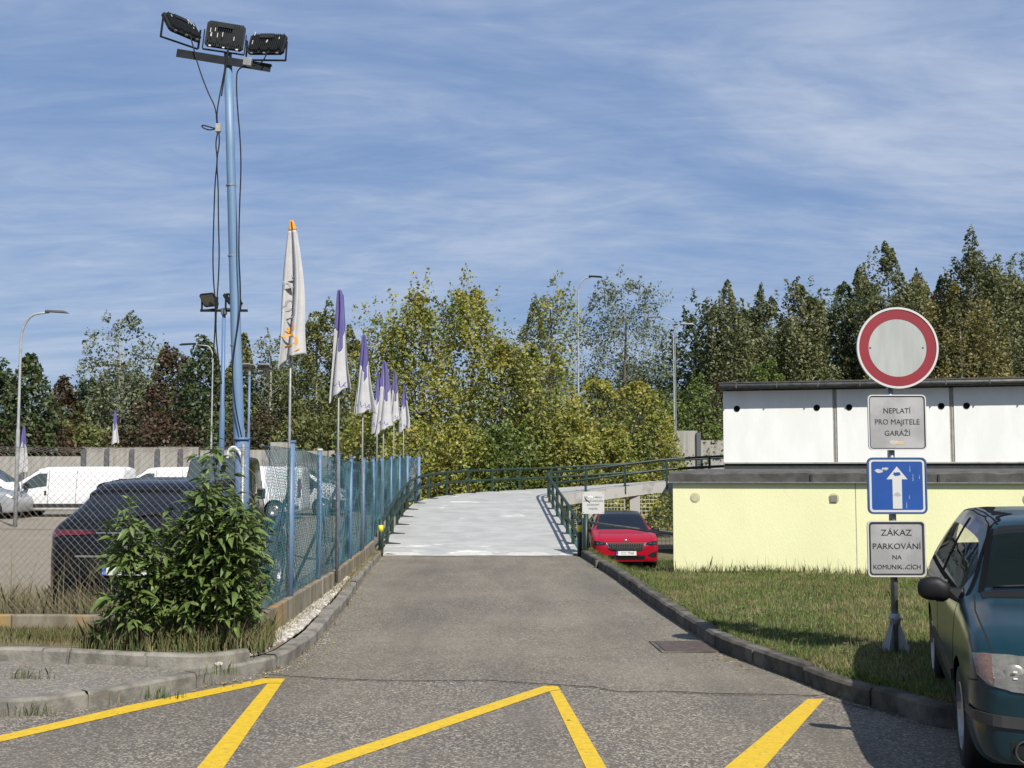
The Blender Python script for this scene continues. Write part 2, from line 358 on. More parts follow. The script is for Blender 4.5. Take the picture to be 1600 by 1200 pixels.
# sides of the raised land under the lot
lot_poly = [(-80, 11.75), (-2.55, 11.75), (-2.55, 13), (-2.66, 17.3), (-2.8, 20), (-3.02, 24.7), (-3.15, 34.5), (-3.15, 79), (-80, 79)]
sheet('parking_lot', lot_poly, 0.0, A_LOT)

def kerb(name, pts, side, n_label, wid=0.15, hgt=0.13, step=1.0, m=CONCD, zb=0.0, dirt=0.0):
    root = empty(name, (0, 0, 0), kind='structure')
    st = resample(pts, step); fine = resample(pts, 0.12)
    per = (len(fine) - 1) / (len(st) - 1)
    for i in range(len(st) - 1):
        a, b = i * per, (i + 1) * per
        ids = sorted({a, b} | {float(k) for k in range(math.ceil(a), math.floor(b) + 1)})
        seg = []
        for q in ids:
            k = min(int(q), len(fine) - 2); seg.append(fine[k].lerp(fine[k+1], q - k))
        if (seg[-1] - seg[0]).length < 0.1: continue
        dvec = (seg[-1] - seg[0]).normalized(); g_ = 0.006 + 0.006 * random.random()
        seg[0] = seg[0] + dvec * g_; seg[-1] = seg[-1] - dvec * g_
        dh = random.uniform(-.008, .008); dw = random.uniform(-.008, .008)
        of = offset(seg, side * dw)
        prof = [(0.0, zb - 0.08), (0.0, zb + hgt - .022), (0.022, zb + hgt), (wid - .01, zb + hgt), (wid, zb + hgt - .01), (wid, zb - 0.08)]
        mb = MB(); vs = []
        for j, p in enumerate(of):
            for (u, z_) in prof:
                q = offset(of, side * u)[j]; vs.append((q.x, q.y, z_ + (dh if z_ > zb else 0) + random.uniform(-.002, .002)))
        k = len(prof); n = len(of)
        fs = [(j*k+c, j*k+(c+1) % k, (j+1)*k+(c+1) % k, (j+1)*k+c) for j in range(n-1) for c in range(k)]
        fs += [tuple(range(k)), tuple((n-1)*k + c for c in range(k))[::-1]]
        mb.add(vs, fs).build('kerb_stone', m, root)
    # mortar bed that fills the joints
    P_ = [(.012, zb - .08), (.012, zb + hgt - .03), (wid - .012, zb + hgt - .012), (wid - .012, zb - .08)]; vs = []
    for (u, z_) in P_: 
        for q in offset(fine, side * u): vs.append((q.x, q.y, z_))
    n = len(fine); MB().add(vs, [(c*n+j, c*n+j+1, (c+1)*n+j+1, (c+1)*n+j) for c in range(3) for j in range(n-1)]).build('mortar_bed', m, root)
    return root
kerb('kerb', KLs, -1, '', m=CONC, wid=0.14, hgt=0.12)
kerb('kerb', KRs, +1, '', m=CONCD, wid=0.15, hgt=0.145)
KLb = offset(KLs, -0.14); KRb = offset(KRs, 0.15)

# inner left kerb, pavement, verge
K2 = [G(392, 1036, .1), G(330, 1047, .1), G(250, 1045, .1), G(120, 1037, .1), G(0, 1033, .1), Vector((-12, G(0, 1033, .1).y + .4, .1))]
K2s = smooth(K2, 2)
kerb('kerb', K2s, -1, '', wid=0.10, hgt=0.125, m=CONC, zb=0.09)
K2b = offset(K2s, -0.10)
i0 = min(range(len(KLb)), key=lambda i: (KLb[i] - K2s[0]).length)
pv = [(p.x, p.y) for p in KLb[i0:]] + [(p.x, p.y) for p in K2s[::-1]]
sheet('pavement', pv, 0.105, A_WALK)
# verge behind the inner kerb up to the fence, then the stony strip beside the road
FENCE = [Vector((-2.41, 11.45, 0)), Vector((-2.43, 13.1, 0)), Vector((-2.49, 15.4, 0)), Vector((-2.53, 17.3, 0)), Vector((-2.655, 19.6, 0)), Vector((-2.75, 22.0, 0)),
         Vector((-2.86, 24.5, 0)), Vector((-2.97, 27.0, 0)), Vector((-2.98, 29.3, 0)), Vector((-2.99, 31.6, 0)), Vector((-3.0, 34.0, 0))]
FENCE_TOP = [1.98, 1.995, 1.95, 1.93, 1.90, 1.92, 1.95, 2.0, 2.06, 2.11, 2.16]
ve = [(p.x, p.y) for p in K2b] + [(-12, 11.62), (-2.43, 11.5)]
sheet('verge', ve, 0.175, SOIL)
gs = [(p.x, p.y) for p in KLb[:i0+1]] + [(K2b[0].x, K2b[0].y), (-2.9, 10.8), (-2.41, 11.45)] + [(p.x, p.y) for p in FENCE[1:7]] + [(-2.86, 24.7)]
gs = [(p.x, p.y) for p in KLb[:i0+1]][::-1] + [(-2.86, 24.7)] + [(p.x, p.y) for p in FENCE[0:7]][::-1] + [(-2.9, 10.8), (K2b[0].x, K2b[0].y)]
sheet('verge', gs, 0.128, SOIL)
sheet('verge', [(-12, 11.68), (-2.55, 11.68), (-2.55, 13.6), (-12, 14.4)], 0.03, SOIL)

# lawn on the right: rises a little behind the sign, falls into the yard where the red car stands
xs_k = [p.x for p in KRb]; ys_k = [p.y for p in KRb]
def yk(x): return float(np.interp(x, xs_k, ys_k)) if x > xs_k[0] else ys_k[0]
def lawn_h(x, y):
    d = math.hypot(*(Vector((x, y)) - min(((Vector((px, py))) for px, py in zip(xs_k, ys_k)), key=lambda q: (q - Vector((x, y))).length)))
    base = float(np.interp(y, [7, 9, 11, 14, 18, 21.3, 22.6, 24.5, 26.5, 40], [.15, .21, .22, .17, .05, -.06, -.22, -.66, -.80, -.82]))
    base += 0.02 * math.sin(x * 2.3 + y * 1.1) * min(1, d)
    return 0.13 + (base - 0.13) * sstep(0.0, float(np.interp(y, [14, 20], [1.0, .45])), d)
mb = MB(); nx, ny = 60, 46; x0, x1 = KRb[0].x, 14.0
vs = []
for i in range(nx + 1):
    x = x0 + (x1 - x0) * (i / nx) ** 1.3
    yb = yk(x) - 0.0
    for j in range(ny + 1):
        y = yb + (40 - yb) * (j / ny) ** 1.25
        vs.append((x, y, lawn_h(x, y)))
mb.add(vs, [(i*(ny+1)+j, (i+1)*(ny+1)+j, (i+1)*(ny+1)+j+1, i*(ny+1)+j+1) for i in range(nx) for j in range(ny)])
tag(mb.build('lawn_ground', LAWN, smooth=True), kind='structure')

# road markings
def px_ribbon(name, pts, m, z=0.004):
    P = [G(x, y, z) for x, y in pts]; o = sheet(name, P, z, m); return o
px_ribbon('road_marking', [(0, 1149), (200, 1102), (412, 1060), (446, 1060), (440, 1067), (418, 1067), (210, 1111), (0, 1159), (-90, 1181), (-95, 1171)], YPAINT)
px_ribbon('road_marking', [(418, 1067.6), (440, 1067.6), (340, 1213), (297, 1213)], YPAINT)
px_ribbon('road_marking', [(850, 1071.5), (871, 1071.5), (875, 1077), (858, 1080), (470, 1213), (425, 1211)], YPAINT)
px_ribbon('road_marking', [(859, 1080.5), (875.5, 1077.5), (966, 1230), (930, 1230)], YPAINT)
px_ribbon('road_marking', [(1262, 1092), (1288, 1091.5), (1180, 1215), (1113, 1215)], YPAINT)
def crack(pts, wdt, z=0.009):
    P = [G(x, y, z) for x, y in pts]; P = resample(P, 0.09); P = [p + Vector((random.uniform(-.01, .01), random.uniform(-.025, .025), 0)) for p in P]
    n = len(P); vs = []
    for i, p in enumerate(P):
        ww = wdt * random.uniform(.3, 1.0); vs += [(p.x, p.y - ww, z), (p.x, p.y + ww, z)]
    tag(MB().add(vs, [(2*i, 2*i+2, 2*i+3, 2*i+1) for i in range(n-1)]).build('road_seam', CRACK), kind='structure')
crack(SEAMP, .010)
crack([(1295, 1091), (1322, 1099), (1345, 1104), (1385, 1112), (1440, 1135)], .022)
# iron drain cover by the kerb
dc = empty('drain_cover', G(1078, 1011, .005), R(3), 'reddish brown rectangular iron drain cover set in the asphalt against the right kerb', 'drain cover')
mb = MB(); mb.box(-.30, .30, -.33, .33, 0.002, 0.012); mb.build('cover_plate', RUSTY, dc, bevel=.003)
fr = MB()
for (a, b, c, d) in ((-.345, .345, -.375, -.335), (-.345, .345, .335, .375), (-.345, -.305, -.333, .333), (.305, .345, -.333, .333)): fr.box(a, b, c, d, .001, .009)
fr.build('frame', CONCD, dc)

# ------------------------------------------------------------ ramp and deck
OUT = [RS_L, Vector((-2.80, 28.0, .33)), Vector((-2.84, 31, .63)), Vector((-2.78, 33.5, .87)), Vector((-2.35, 35.4, 1.0)), Vector((-1.55, 37.4, 1.08)), Vector((-.2, 39.6, 1.13)), Vector((1.33, 41, 1.19)), Vector((3.4, 42, 1.31)), Vector((5.7, 42.5, 1.47)), Vector((8.5, 42.9, 1.62)), Vector((16, 43.2, 1.75))]
INN = [RS_R, Vector((1.30, 27.5, .28)), Vector((1.18, 30.2, .55)), Vector((1.07, 32.8, .83)), Vector((1.03, 34.6, .98)), Vector((1.15, 35.9, 1.03)), Vector((1.72, 37.0, 1.07)), Vector((2.7, 37.7, 1.18)), Vector((4.0, 38.2, 1.34)), Vector((5.2, 38.5, 1.49)), Vector((8.5, 38.9, 1.64)), Vector((16, 39.2, 1.75))]
n = 72
def nres(pts, n):
    pts = smooth(pts, 2); L = sum((b - a).length for a, b in zip(pts, pts[1:])); return resample(pts, L / n)
Os, Is = nres(OUT, n), nres(INN, n)
Os[0].z = Is[0].z = 0.006
ramp = empty('ramp', (0, 0, 0), kind='structure')
NW = 12; vs = []
for a, b in zip(Os, Is):
    for k in range(NW + 1):
        p = a.lerp(b, k / NW); vs.append((p.x, p.y, p.z + 0.006))
MB().add(vs, [(i*(NW+1)+k, (i+1)*(NW+1)+k, (i+1)*(NW+1)+k+1, i*(NW+1)+k+1) for i in range(n) for k in range(NW)]).build('driving_surface', COAT, ramp, smooth=True)
# concrete slab under the coating
mb = MB(); vs = []
for a, b in zip(Os, Is):
    t = 0.34 if a.z > .3 else max(.05, .34)
    dd = (b - a); dd.z = 0; dd.normalize(); a2, b2 = a - dd * .03, b + dd * .03
    vs += [(a2.x, a2.y, a.z), (b2.x, b2.y, b.z), (b2.x, b2.y, b.z - t), (a2.x, a2.y, a.z - t)]
fs = [(4*i+c, 4*i+(c+1) % 4, 4*i+4+(c+1) % 4, 4*i+4+c) for i in range(n) for c in range(4)] + [(0, 3, 2, 1), (4*n, 4*n+1, 4*n+2, 4*n+3)]
mb.add(vs, fs).build('slab', SLABW, ramp)
# solid earth-retaining side under the first stretch
mb = MB(); vs = []; k0 = 22
for a, b in zip(Os[:k0], Is[:k0]):
    vs += [(a.x + .1, a.y, a.z - .3), (b.x - .12, b.y, b.z - .3), (b.x - .12, b.y, -.8), (a.x + .1, a.y, -.8)]
mb.add(vs, [(4*i+c, 4*i+(c+1) % 4, 4*i+4+(c+1) % 4, 4*i+4+c) for i in range(k0-1) for c in range(4)] + [(4*k0-4, 4*k0-3, 4*k0-2, 4*k0-1)]).build('side_wall', SLABW, ramp)
for (px, d, w_) in ((921, 36.9, .30), (992, 38.2, .34), (870, 36.5, .3)):
    p = at(px, 780, d); MB().box(p.x - w_/2, p.x + w_/2, d, d + .3, -1.1, .95 if px < 930 else 1.12).build('pillar', SLABW, ramp, bevel=.01)
for (px, d) in ((992, 42.0), (1060, 42.0)):
    p = at(px, 780, d); MB().box(p.x - .17, p.x + .17, d - .3, d, -1.1, 1.1).build('pillar', SLABW, ramp, bevel=.01)
def surf(px, py):   # hit the ramp surface from a pixel
    r = ray(px, py); o = Vector((0, 0, EYE)); best = None
    for i in range(400):
        p = o + r * (24 + i * .06)
        # nearest station
        j = min(range(n + 1), key=lambda q: abs((Os[q].y + Is[q].y) / 2 - p.y) if q < 45 else 1e9)
        if p.z <= (Os[j].z + Is[j].z) / 2 + .014: return Vector((p.x, p.y, (Os[j].z + Is[j].z) / 2 + .012))
    return None
def surf_z(x, y):
    best = (1e9, 0)
    for a, b in zip(Os[:50], Is[:50]):
        ab = b - a; t = max(0, min(1, ((x - a.x) * ab.x + (y - a.y) * ab.y) / (ab.x ** 2 + ab.y ** 2)))
        q = a + ab * t; dd = (q.x - x) ** 2 + (q.y - y) ** 2
        if dd < best[0]: best = (dd, q.z)
    return best[1]
def patch(px, py, wpx, lenm, m, lift=.022):
    # irregular blob lying on the ramp
    p = surf(px, py)
    if not p: return
    a = wpx / ppm(p.y) / 2; k = 22; vs = [(p.x, p.y, surf_z(p.x, p.y) + lift)]
    for i in range(k):
        an = 2 * math.pi * i / k; rr = .85 + .16 * math.sin(an * 3 + px) + random.uniform(-.06, .06)
        x, y = p.x + a * math.cos(an) * rr, p.y + lenm * math.sin(an) * rr; vs.append((x, y, surf_z(x, y) + lift))
    MB().add(vs, [(0, 1 + i, 1 + (i + 1) % k) for i in range(k)]).build('paint_patch', m, ramp)
# white lip at the foot of the coating
mb = MB(); vs = []; K = 60
for i in range(K + 1):
    x = RS_L.x + (RS_R.x - RS_L.x) * i / K; y0 = 24.72 - random.uniform(0, .05) + .06 * math.sin(i * .25); y1 = 24.98 + .10 * math.sin(i * .31) + .06 * math.sin(i * .83)
    vs += [(x, y0, .016), (x, y1, surf_z(x, y1) + .02)]
mb.add(vs, [(2*i, 2*i+2, 2*i+3, 2*i+1) for i in range(K)]).build('paint_patch', COATW, ramp, smooth=True)
tag(ramp, kind='structure')

# railings of the ramp: green tubes, each post a part
def railing(line, label, posts_at, h=.72, inset=.06, rails=(.70, .38), extra_kink=None):
    root = empty('ramp_railing', (0, 0, 0), 0, label, 'railing', 'green railings along the ramp')
    for hr in rails:
        MB().tube([p + Vector((0, 0, hr)) for p in line], .037, 8).build('rail', GREEN_P, root, smooth=True)
    L = [0]
    for a, b in zip(line, line[1:]): L.append(L[-1] + (b - a).length)
    for s_ in posts_at:
        if s_ > L[-1]: break
        j = max(i for i in range(len(L) - 1) if L[i] <= s_); p = line[j].lerp(line[j+1], (s_ - L[j]) / (L[j+1] - L[j]))
        q = MB().box(p.x - .035, p.x + .035, p.y - .035, p.y + .035, p.z - .25, p.z + h - .015)
        q.build('post', GREEN_P, root, bevel=.006)
        t = (line[j+1] - line[j]).normalized(); nrm = Vector((-t.y, t.x, 0)) * (1 if 'left' in label else -1)
        b = -nrm * .30 if 'left' in label else -nrm * .12
        base = Vector((p.x, p.y, p.z + .022))
        MB().add([base - t * .02, base + t * .16, base + b + Vector((0, 0, .0)) - t * .02, base - t * .02 - Vector((0, 0, .05)), base + t * .16 - Vector((0, 0, .05)), base + b - t * .02 - Vector((0, 0, .05))],
                 [(0, 1, 2), (3, 5, 4), (0, 3, 4, 1), (1, 4, 5, 2), (2, 5, 3, 0)]).build('base_plate', STEELD, root)
    return root
railL = railing(Os, 'green tube railing along the left and far outer edge of the curving ramp', [0.1 + 1.45 * i for i in range(24)])
railR = railing(Is, 'green tube railing along the right inner edge of the ramp above the red car', [0.1 + 1.45 * i for i in range(24)])
for root, p in ((railL, Os[0]), (railR, Is[0])):
    MB().tube([p + Vector((0, -.12, -.02)), p + Vector((0, -.12, .76))], .05, 10).build('end_post', GREEN_P, root, smooth=True)
    MB().tube([p + Vector((0, -.12, .50)), p + Vector((0, -.12, .64))], .0515, 12).build('yellow_band', YLAB, root, smooth=True)

# ------------------------------------------------------------ garages
TH = R(14); WD = Vector((math.cos(TH), -math.sin(TH), 0)); WN = Vector((math.sin(TH), math.cos(TH), 0))    # along the wall, and into the building
def wall_frame(A): return Matrix(((WD.x, WN.x, 0, A.x), (WD.y, WN.y, 0, A.y), (0, 0, 1, A.z), (0, 0, 0, 1)))
def disc_hole(mb, x, z, r, dep=.05, n=20, ring=None): lathe(mb, [(0, 0), (r, 0), (r, dep)], n, Matrix.Translation((x, dep - .01, z)) @ Matrix.Rotation(R(90), 4, 'X'))
def vent_panel(x0, x1, y0, y1, z0, z1, holes, m, parent, name='wall_panel'):
    """front panel with real round openings, thick"""
    bm = bmesh.new(); o = [bm.verts.new((x, 0, z)) for x, z in ((x0, z0), (x1, z0), (x1, z1), (x0, z1))]
    es = [bm.edges.new((o[i], o[(i+1) % 4])) for i in range(4)]
    for (hx, hz, hr) in holes:
        c = [bm.verts.new((hx + hr * math.cos(2*math.pi*k/20), 0, hz + hr * math.sin(2*math.pi*k/20))) for k in range(20)]
        es += [bm.edges.new((c[k], c[(k+1) % 20])) for k in range(20)]
    bmesh.ops.triangle_fill(bm, edges=es, use_beauty=True, use_dissolve=False)
    dele = [f for f in bm.faces if any((f.calc_center_median() - Vector((hx, 0, hz))).length < hr * .97 for hx, hz, hr in holes)]
    bmesh.ops.delete(bm, geom=dele, context='FACES_ONLY')
    r_ = bmesh.ops.extrude_face_region(bm, geom=list(bm.faces))
    bmesh.ops.translate(bm, verts=[v for v in r_['geom'] if isinstance(v, bmesh.types.BMVert)], vec=(0, y1 - y0, 0))
    bmesh.ops.translate(bm, verts=bm.verts, vec=(0, y0, 0)); bmesh.ops.recalc_face_normals(bm, faces=bm.faces)
    me = bpy.data.meshes.new(name); bm.to_mesh(me); bm.free(); me.materials.append(m)
    ob = bpy.data.objects.new(name, me); col.objects.link(ob); ob.parent = parent; return ob

CAPM = mat('vent_cap_paint', (0.62, 0.59, 0.36), (0.50, 0.47, 0.30), rough=.8, scale=25)
# lower yellow row
A = at(1052, 888, 21.3); A.z = -.95
lower = empty('garage_row', A, -TH, 'pale yellow garage row with black round vents and a dark felt roof behind the lawn', 'garage building')
pitch = 3.15; zt = 2.50
for k in range(5):
    x0 = k * pitch; hz = 1.28 + .95
    hs = [(x0 + .40, hz, .088), (x0 + pitch - .36, hz, .088)]
    vent_panel(x0 + .008, x0 + pitch - .008, 0, .12, 0, zt, hs if k > 0 else [], YELL, lower)
    for hi, (hx, hz_, hr) in enumerate(hs):
        M_ = Matrix.Translation((hx, 0, hz_)) @ Matrix.Rotation(R(90), 4, 'X')
        if k == 0:      # both vents of the first garage are closed by a painted cap
            mbx = MB(); lathe(mbx, [(0, .012), (.066, .012), (.070, .005), (.088, .005), (.092, 0)], 24, M_); c = mbx.build('vent_cap', CAPM, lower)
            if hi == 1:
                q = MB()
                for i in range(-3, 4): q.box(hx - .06, hx + .06, -.026, -.02, hz_ + i * .018 - .004, hz_ + i * .018 + .004)
                q.build('vent_grille', GREYJ, lower)
        else:
            mbx = MB(); lathe(mbx, [(.086, -.10), (.086, .006), (.104, .006), (.104, 0)], 24, M_); mbx.build('vent_ring', SLABW if k else YELL, lower, smooth=True)
            q = MB(); lathe(q, [(0, -.10), (.086, -.10)], 20, M_); q.build('vent_back', BLACKH, lower)
    if k: MB().box(x0 - .012, x0 + .012, .004, .02, 0, zt).build('joint', GREYJ, lower)
MB().box(.01, .12, .13, 6.0, 0, zt).build('side_wall', YELL, lower)
MB().box(.13, 5 * pitch, 5.88, 6.0, 0, zt).build('rear_wall', YELL, lower)
# felt roof: sheets with a turned-down front edge, slightly wavy
roof = MB()
W_ = 5 * pitch; NXR = 60
vs = []
for i in range(NXR + 1):
    x = -.06 + (W_ + .1) * i / NXR; wv = .012 * math.sin(i * 1.7) + .01 * random.uniform(-1, 1)
    vs += [(x, -.05, zt - .0), (x, -.055 + wv * .4, zt + .16 + wv), (x, .12, zt + .20 + wv), (x, 2.0, zt + .21 + wv), (x, 7.9, zt + .27), (x, 7.9, zt + .1), (x, .02, zt + .0)]
roof.add(vs, [(i*7+c, i*7+(c+1) % 7, (i+1)*7+(c+1) % 7, (i+1)*7+c) for i in range(NXR) for c in range(7)] + [tuple(range(7)), tuple(NXR*7 + c for c in range(7))[::-1]])
roof.build('roof', FELT, lower)
MB().box(-.07, W_, -.075, -.058, zt - .005, zt + .012).build('roof_edge_strip', GALV, lower)
for k in range(1, 8): MB().box(k * 2.1 + .3, k * 2.1 + .33, -.075, -.06, zt + .015, zt + .15).build('felt_seam', BITUM, lower)

# upper white row
A = at(1131, 722, 34.8); A.z = 0.0
upper = empty('garage_row', Vector((A.x, A.y, -.75)), -TH, 'white upper garage row with a grey eave and small round vents, above the yellow one', 'garage building')
Z = lambda z: z + .75
pitch = 3.17
for k in range(5):
    x0 = k * pitch; hz = 3.60
    hs = [(x0 + .40, Z(hz), .078), (x0 + pitch - (.50 if k == 0 else .27), Z(hz + .0), .078)]
    vent_panel(x0 + .06 if k else x0, x0 + pitch - .06, 0, .12, Z(2.03), Z(4.12), hs, WHITEW, upper)
    for hx, hz_, hr in hs:
        M_ = Matrix.Translation((hx, 0, hz_)) @ Matrix.Rotation(R(90), 4, 'X')
        q = MB(); lathe(q, [(0, -.08), (.077, -.08), (.077, .012), (.090, .012), (.090, 0)], 18, M_); q.build('vent', BLACKH, upper)
    if k:
        MB().box(x0 - .059, x0 + .059, .02, .10, Z(2.03), Z(4.12)).build('joint_strip', GREYJ, upper)
        MB().box(x0 - .012, x0 + .012, .004, .0195, Z(2.03), Z(4.12)).build('joint', CONCB, upper)
W_ = 5 * pitch
MB().box(.0, .12, .121, 5.8, Z(1.2), Z(4.12)).build('side_wall', WHITEW, upper)
MB().box(.13, W_, 5.68, 5.8, Z(1.2), Z(4.12)).build('rear_wall', WHITEW, upper)
MB().box(.03, W_, .03, .5, 0, Z(2.02)).build('plinth', BITUM, upper)
MB().box(-.02, W_, -.02, .11, Z(1.99), Z(2.028)).build('base_ledge', SLABW, upper)
MB().box(-.08, W_ + .1, -.34, 6.1, Z(4.16), Z(4.32)).build('roof_slab', EAVE, upper)
MB().box(-.10, W_ + .1, -.36, 6.1, Z(4.322), Z(4.36)).build('roof_felt', FELT, upper)
g_ = MB(); g_.tube([(-.08, -.40, Z(4.24)), (W_, -.40, Z(4.25))], .055, 10); g_.build('gutter', GUTTER, upper, smooth=True)
for k in range(14): MB().box(k * 1.15 + .4, k * 1.15 + .425, -.46, -.343, Z(4.175), Z(4.315)).build('gutter_bracket', GUTTER, upper)

# ------------------------------------------------------------ fences
def fence_path(pts, tops, bots):
    acc = [0]
    for a, b in zip(pts, pts[1:]): acc.append(acc[-1] + (b - a).length)
    xs = [p.x for p in pts]; ys = [p.y for p in pts]
    return acc, lambda s_: (np.interp(s_, acc, xs), np.interp(s_, acc, ys)), lambda s_: np.interp(s_, acc, tops), lambda s_: np.interp(s_, acc, bots)
def chain(path, cell, r, m, parent, sag=.012, name='wire_mesh', step=.22):
    acc, XY, T, B = path; L = acc[-1]; mb = MB(); Hm = 2.4
    k = int((L + Hm) / cell) + 2
    for dirn in (1, -1):
        for i in range(-int(Hm / cell) - 2, k):
            s0 = i * cell; pts = []
            q = 0.0
            while q <= Hm + step:
                s_ = s0 + q if dirn == 1 else s0 + Hm - q
                if 0 <= s_ <= L:
                    z = B(s_) + q
                    if z <= T(s_) + .001 or (pts and z - step < T(s_)):
                        z = min(z, T(s_)); x, y = XY(s_)
                        bul = sag * math.sin(s_ * 2.1) * math.sin(q * 2.2)
                        pts.append(Vector((x + bul + random.uniform(-.0035, .0035), y + bul + random.uniform(-.0035, .0035), z + random.uniform(-.003, .003))))
                        if z >= T(s_) - 1e-6: break
                q += step
            if len(pts) > 1: mb.tube(pts, r, 3, cap=False)
    for fz in (0.02, .5, 1.0):       # straining wires
        pts = [Vector((*XY(s_), B(s_) + (T(s_) - B(s_)) * fz + .006 * math.sin(s_ * 3))) for s_ in np.linspace(0, L, max(2, int(L / .5)))]
        mb.tube(pts, r * 1.2, 4, cap=False)
    return tag(mb.build(name, m, parent), kind='stuff')
# front fence (grey wire on a low concrete plinth)
FL = [Vector((-12, 11.72, 0)), Vector((-2.47, 11.5, 0))]
front = empty('chain_link_fence', (0, 0, 0), 0, 'grey chain link fence on a low stained concrete plinth before the black SUV', 'fence')
pf = fence_path(FL, [1.985, 1.965], [.38, .38]); chain(pf, .0715, .0017, WIRE_G, front)
for k in range(4):
    xa, xb = -12 + k * 2.4, -12 + (k + 1) * 2.4 - .01
    ya, yb = 11.72 - .22 * (xa + 12) / 9.53, 11.72 - .22 * (xb + 12) / 9.53
    xb = min(xb, -2.47)
    MB().add([(xa, ya - .06, -.05), (xb, yb - .06, -.05), (xb, yb + .06, -.05), (xa, ya + .06, -.05), (xa, ya - .06, .36), (xb, yb - .06, .36), (xb, yb + .06, .36), (xa, ya + .06, .36)],
             [(0, 3, 2, 1), (4, 5, 6, 7), (0, 1, 5, 4), (1, 2, 6, 5), (2, 3, 7, 6), (3, 0, 4, 7)]).build('plinth_board', CONCW, front, bevel=.012)
for x in (-11.9, -9.3, -6.75, -2.62):
    y = 11.72 - .22 * (x + 12) / 9.53 + .05
    MB().tube([(x, y, 0), (x, y, 2.0)], .022, 8).build('post', GALV, front, smooth=True)
# side fence along the road
side = empty('chain_link_fence', (0, 0, 0), 0, 'blue green chain link fence with blue posts running beside the road to the ramp', 'fence')
bots = [.40, .40, .38, .36, .34, .34, .36, .55, .72, .85, .95]
ps = fence_path(FENCE, FENCE_TOP, bots)
chain(ps, .060, .0024, WIRE_B, side, sag=.02, step=.36)
for i, (p, t) in enumerate(zip(FENCE, FENCE_TOP)):
    if i == 0: continue
    rr = .042 if i < 2 else .031
    mb = MB(); mb.tube([(p.x, p.y - .04, -.0 if i < 7 else .3), (p.x, p.y - .04, t + .06)], rr, 12)
    o = mb.build('post', BLUE_P, side, smooth=True)
    mc = MB(); mc.tube([(p.x, p.y - .04, t + .06), (p.x, p.y - .04, t + .085)], rr * 1.25, 12); c = mc.build('post_cap', BLUE_P if i != 2 else DROP, side)
for i in range(6):
    a, b = FENCE[i], FENCE[i+1]; d_ = (b - a).normalized(); nn = Vector((d_.y, -d_.x, 0)) * .05; a2, b2 = a + d_ * .05, b - d_ * .05
    zt_a, zt_b = bots[i] - .02, bots[i+1] - .02
    if i == 5: zt_b = .34
    MB().add([a2 - nn, b2 - nn, b2 + nn, a2 + nn] + [Vector((q.x, q.y, z_)) for q, z_ in ((a2 - nn, zt_a), (b2 - nn, zt_b), (b2 + nn, zt_b), (a2 + nn, zt_a))],
             [(0, 3, 2, 1), (4, 5, 6, 7), (0, 1, 5, 4), (1, 2, 6, 5), (2, 3, 7, 6), (3, 0, 4, 7)]).build('plinth_board', CONCW, side, bevel=.012)
# blue corner panel where the fence turns off behind the railing
c0 = FENCE[-1]; cp = [c0, Vector((-2.72, 34.6, 0))]
chain(fence_path(cp, [2.16, 2.13], [.95, .9]), .05, .004, BLUE_P, side, sag=0, name='wire_mesh')
for p in cp: MB().tube([(p.x, p.y + .03, .5), (p.x, p.y + .03, 2.2)], .05, 8).build('post', BLUE_P, side, smooth=True)
for i in (1, 3, 5):
    p = FENCE[i] + Vector((-.75, .5, 0)); 
    MB().tube([p, FENCE[i] + Vector((-.03, .02, 1.5))], .024, 8).build('brace', BLUE_P, side, smooth=True)

# square wire mesh screens under the deck and along the ramp's side
def grid_mesh(p0, p1, z0a, z1a, z0b, z1b, cell, r, m, label):
    root = empty('mesh_screen', (0, 0, 0), 0, label, 'fence', 'wire mesh screens under the ramp')
    mb = MB(); L = (p1 - p0).length; nn = int(L / cell)
    for i in range(nn + 1):
        t = i / nn; q = p0.lerp(p1, t); mb.tube([(q.x, q.y, z0a + (z0b - z0a) * t), (q.x, q.y, z1a + (z1b - z1a) * t)], r, 3, cap=False)
    H = max(z1a - z0a, z1b - z0b); mm = int(H / cell)
    for j in range(mm + 1):
        za, zb = z0a + j * cell, z0a + j * cell
        ta = [t for t in np.linspace(0, 1, 40) if za <= z1a + (z1b - z1a) * t and za >= z0a + (z0b - z0a) * t - 1e-6]
        if len(ta) > 1: mb.tube([Vector((*p0.lerp(p1, ta[0]).xy, za)), Vector((*p0.lerp(p1, ta[-1]).xy, za))], r, 3, cap=False)
    tag(mb.build('wire_grid', m, root), kind='stuff')
    for q, a, b in ((p0, z0a, z1a), (p1, z0b, z1b)): MB().tube([(q.x, q.y, a), (q.x, q.y, b)], .025, 6).build('frame_post', m, root)
    return root
grid_mesh(Vector((4.05, 38.3, 0)), Vector((6.2, 38.45, 0)), -.7, 1.05, -.7, 1.2, .12, .007, WIRE_L, 'light square wire mesh screen under the deck, right of the white pillar')
grid_mesh(Vector((1.8, 37.2, 0)), Vector((3.6, 38.1, 0)), -.7, .75, -.7, .95, .12, .007, WIRE_L, 'light square wire mesh screen under the deck, above the red car')
grid_mesh(Vector((1.52, 25.0, 0)), Vector((1.15, 34.5, 0)), -.6, .05, -.6, .95, .10, .005, WIRE_B, 'green wire mesh screen below the right railing of the ramp')
